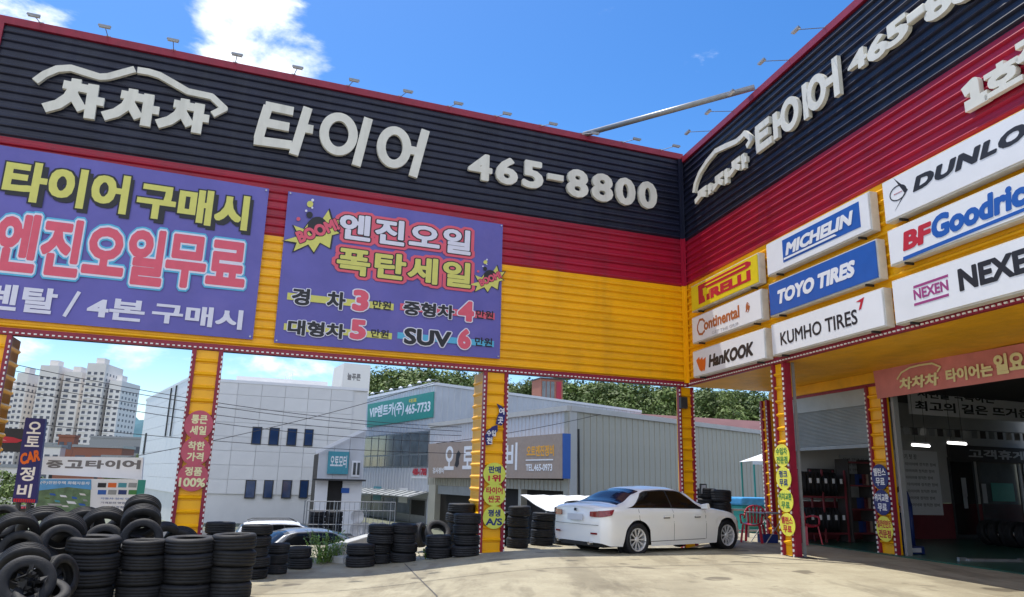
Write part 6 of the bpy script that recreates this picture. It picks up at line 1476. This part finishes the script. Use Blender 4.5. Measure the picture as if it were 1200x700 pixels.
MB().box((a[0], -.4, a[1] - .12), (b[0], .2, a[1] + .0)).build('canopy', 'interior_dark', t)
for k in range(12): u = a[0] + (b[0] - a[0]) * k / 12; MB().box((u, -.43, a[1] - .05), (u + .05, -.402, a[1] - .01)).build('bulb', 'banner_coral', t)
MB().cyl((b[0] - .2, 0, -.3), (b[0] - .2, 0, a[1] - .121), .04, 8).build('post', 'dark_metal', t)

# ---- cage and stock behind
P = at(357, 626, 31); t = thing('wire_cage', 'grey wire cage holding silver wheels by the open workshop door', 'cage', (P.x, P.y, -1.3), FL.rz)
for x in (0, 1.2, 2.4, 3.6):
    for y in (0, .9): MB().cyl((x, y, 0), (x, y, 1.9), .025, 6).build('post', 'grey_metal', t)
for z in (.4, 1.0, 1.55, 1.9): MB().cyl((0, 0, z), (3.6, 0, z), .018, 6).build('rail', 'grey_metal', t)
for k in range(18): MB().cyl((.1 + k * .2, 0, .4), (.1 + k * .2, 0, 1.9), .008, 5).build('wire', 'grey_metal', t)
for k in range(5):
    q = P.copy(); q.z = -1.3; q = q + FL.d * (2.1 + .35 * (k % 4)) + FL.n * -.4 + Vector((0, 0, .55 + .5 * (k // 4) + .25))
    w_ = tag(MB().lathe([(.26, .07), (.22, .05), (.06, .02), (.0, .03), (0, .05), (.2, .08), (.28, .1)], 20, axis='z').build('wheel_rim', 'alloy', smooth=True), f'{ordn[k]} silver wheel rim from the left in the wire cage', 'wheel rim', 'rims in the wire cage'); w_.location = q; w_.rotation_euler = (T90, 0, FL.rz)
P0 = P.copy(); P0.z = -1.3
for s_ in range(2):
    for i in range(5): tyre(P0 + FL.d * (.5 + .7 * s_) + FL.n * -.45 + Vector((0, 0, .45 + .21 * (i + .5))), .32, .205, f'{["lowest", "second", "third", "fourth", "fifth"][i]} tyre of the {["left", "right"][s_]} stack inside the wire cage', 'tyres in the wire cage', (0, 0, i))
# ---- kerb wall, rubble and weeds by the tyres
a = ground_at(384, 662); b = ground_at(416, 656); q = (Vector((b.x, b.y, 0)) - Vector((a.x, a.y, 0)));
t = thing('kerb_block', 'low broken concrete kerb behind the weeds', 'kerb', (a.x, a.y + 1.2, gz(a.x, a.y + 1.2) - .1), math.atan2(q.y, q.x)); MB().hexa([(-.2, 0, 0), (1.5, 0, 0), (1.5, .3, 0), (-.2, .3, 0), (-.15, .02, .36), (1.45, .02, .48), (1.45, .26, .48), (-.15, .26, .36)]).build('block', 'kerb', t, bevel=.02)
for k in range(9):
    p = ground_at(386 + k * 3.2, 661 + (k % 3) * .8); s_ = rnd.uniform(.05, .11); V = [Vector((x * s_ * rnd.uniform(.7, 1.2), y * s_ * rnd.uniform(.7, 1.2), (z + .6) * s_ * rnd.uniform(.6, 1))) for x, y, z in ((-1, -1, -1), (1, -1, -1), (1, 1, -1), (-1, 1, -1), (-1, -1, 1), (1, -1, 1), (1, 1, 1), (-1, 1, 1))]
    o = MB().hexa(V).build('rubble_stone', 'kerb', bevel=.01); o.location = p + Vector((0, .4, 0)); tag(o, f'pale broken stone on the kerb edge, {ordn[k]} from the left beside the weeds', 'stone', 'rubble beside the weeds')
def weed(px, py, h, n, label):
    p = ground_at(px, py); t = thing('weed_plant', label, 'weed', p + Vector((0, .5, 0)), 0, 'weeds by the tyres'); mb = MB(); st = MB()
    for k in range(n):
        a = rnd.uniform(0, 6.28); r0 = rnd.uniform(0, .22); hh = h * rnd.uniform(.5, 1.05); b0 = Vector((r0 * math.cos(a), r0 * math.sin(a), 0)); tip = b0 + Vector((math.cos(a) * hh * .45, math.sin(a) * hh * .45, hh)); st.cyl(b0, tip, .006, 4, .002)
        for j in range(9):
            c = b0.lerp(tip, .2 + .09 * j); d = Vector((rnd.uniform(-1, 1), rnd.uniform(-1, 1), rnd.uniform(-.1, .7))).normalized(); s_ = rnd.uniform(.05, .10); e = d.cross(Vector((0, 0, 1))).normalized() * s_ * .25; mb.add([c, c + d * s_ * .5 + e, c + d * s_, c + d * s_ * .5 - e], [[0, 1, 2, 3]])
    mb.build('foliage', 'weed', t); st.build('stem', 'weed', t)
weed(373, 662, .62, 46, 'tallest clump of bright weeds between the tyre pairs'); weed(386, 661, .40, 26, 'lower weed clump beside the kerb rubble'); weed(362, 664, .32, 18, 'small weed tuft at the foot of the left tyre pair'); weed(497, 658, .16, 8, 'tiny weed tuft behind the joint near the middle stacks')
# ---- cables
def cable(p, q, Y0, Y1, sag, label, r=.012):
    a = at(*p, Y0); b = at(*q, Y1); d = b - a; a = a - d * .35; b = b + d * .35; pts = [a.lerp(b, i / 24) + Vector((0, 0, -sag * 4 * (i / 24) * (1 - i / 24))) for i in range(25)]
    tag(MB().path(pts, r, 5).build('power_cable', 'cable'), label, 'cable', 'cables across the street')
for i, (p, q, Y0, Y1, s_) in enumerate((((14, 412), (430, 482), 24, 30, .6), ((14, 422), (430, 488), 24, 30, .5), ((14, 436), (430, 495), 24, 30, .5), ((14, 441), (430, 502), 24, 30, .6), ((14, 487), (430, 522), 25, 30, .3), ((160, 528), (432, 466), 27, 30, .3))):
    cable(p, q, Y0, Y1, s_, ['highest street cable crossing the left openings', 'second street cable from the top across the left openings', 'third street cable from the top across the left openings', 'fourth street cable from the top across the left openings', 'lowest street cable crossing behind the blue sign', 'cable rising to the corner of the rental building'][i])
cable((555, 512), (668, 492), 30, 32, .1, 'short cable running to the corner of the grey workshop')
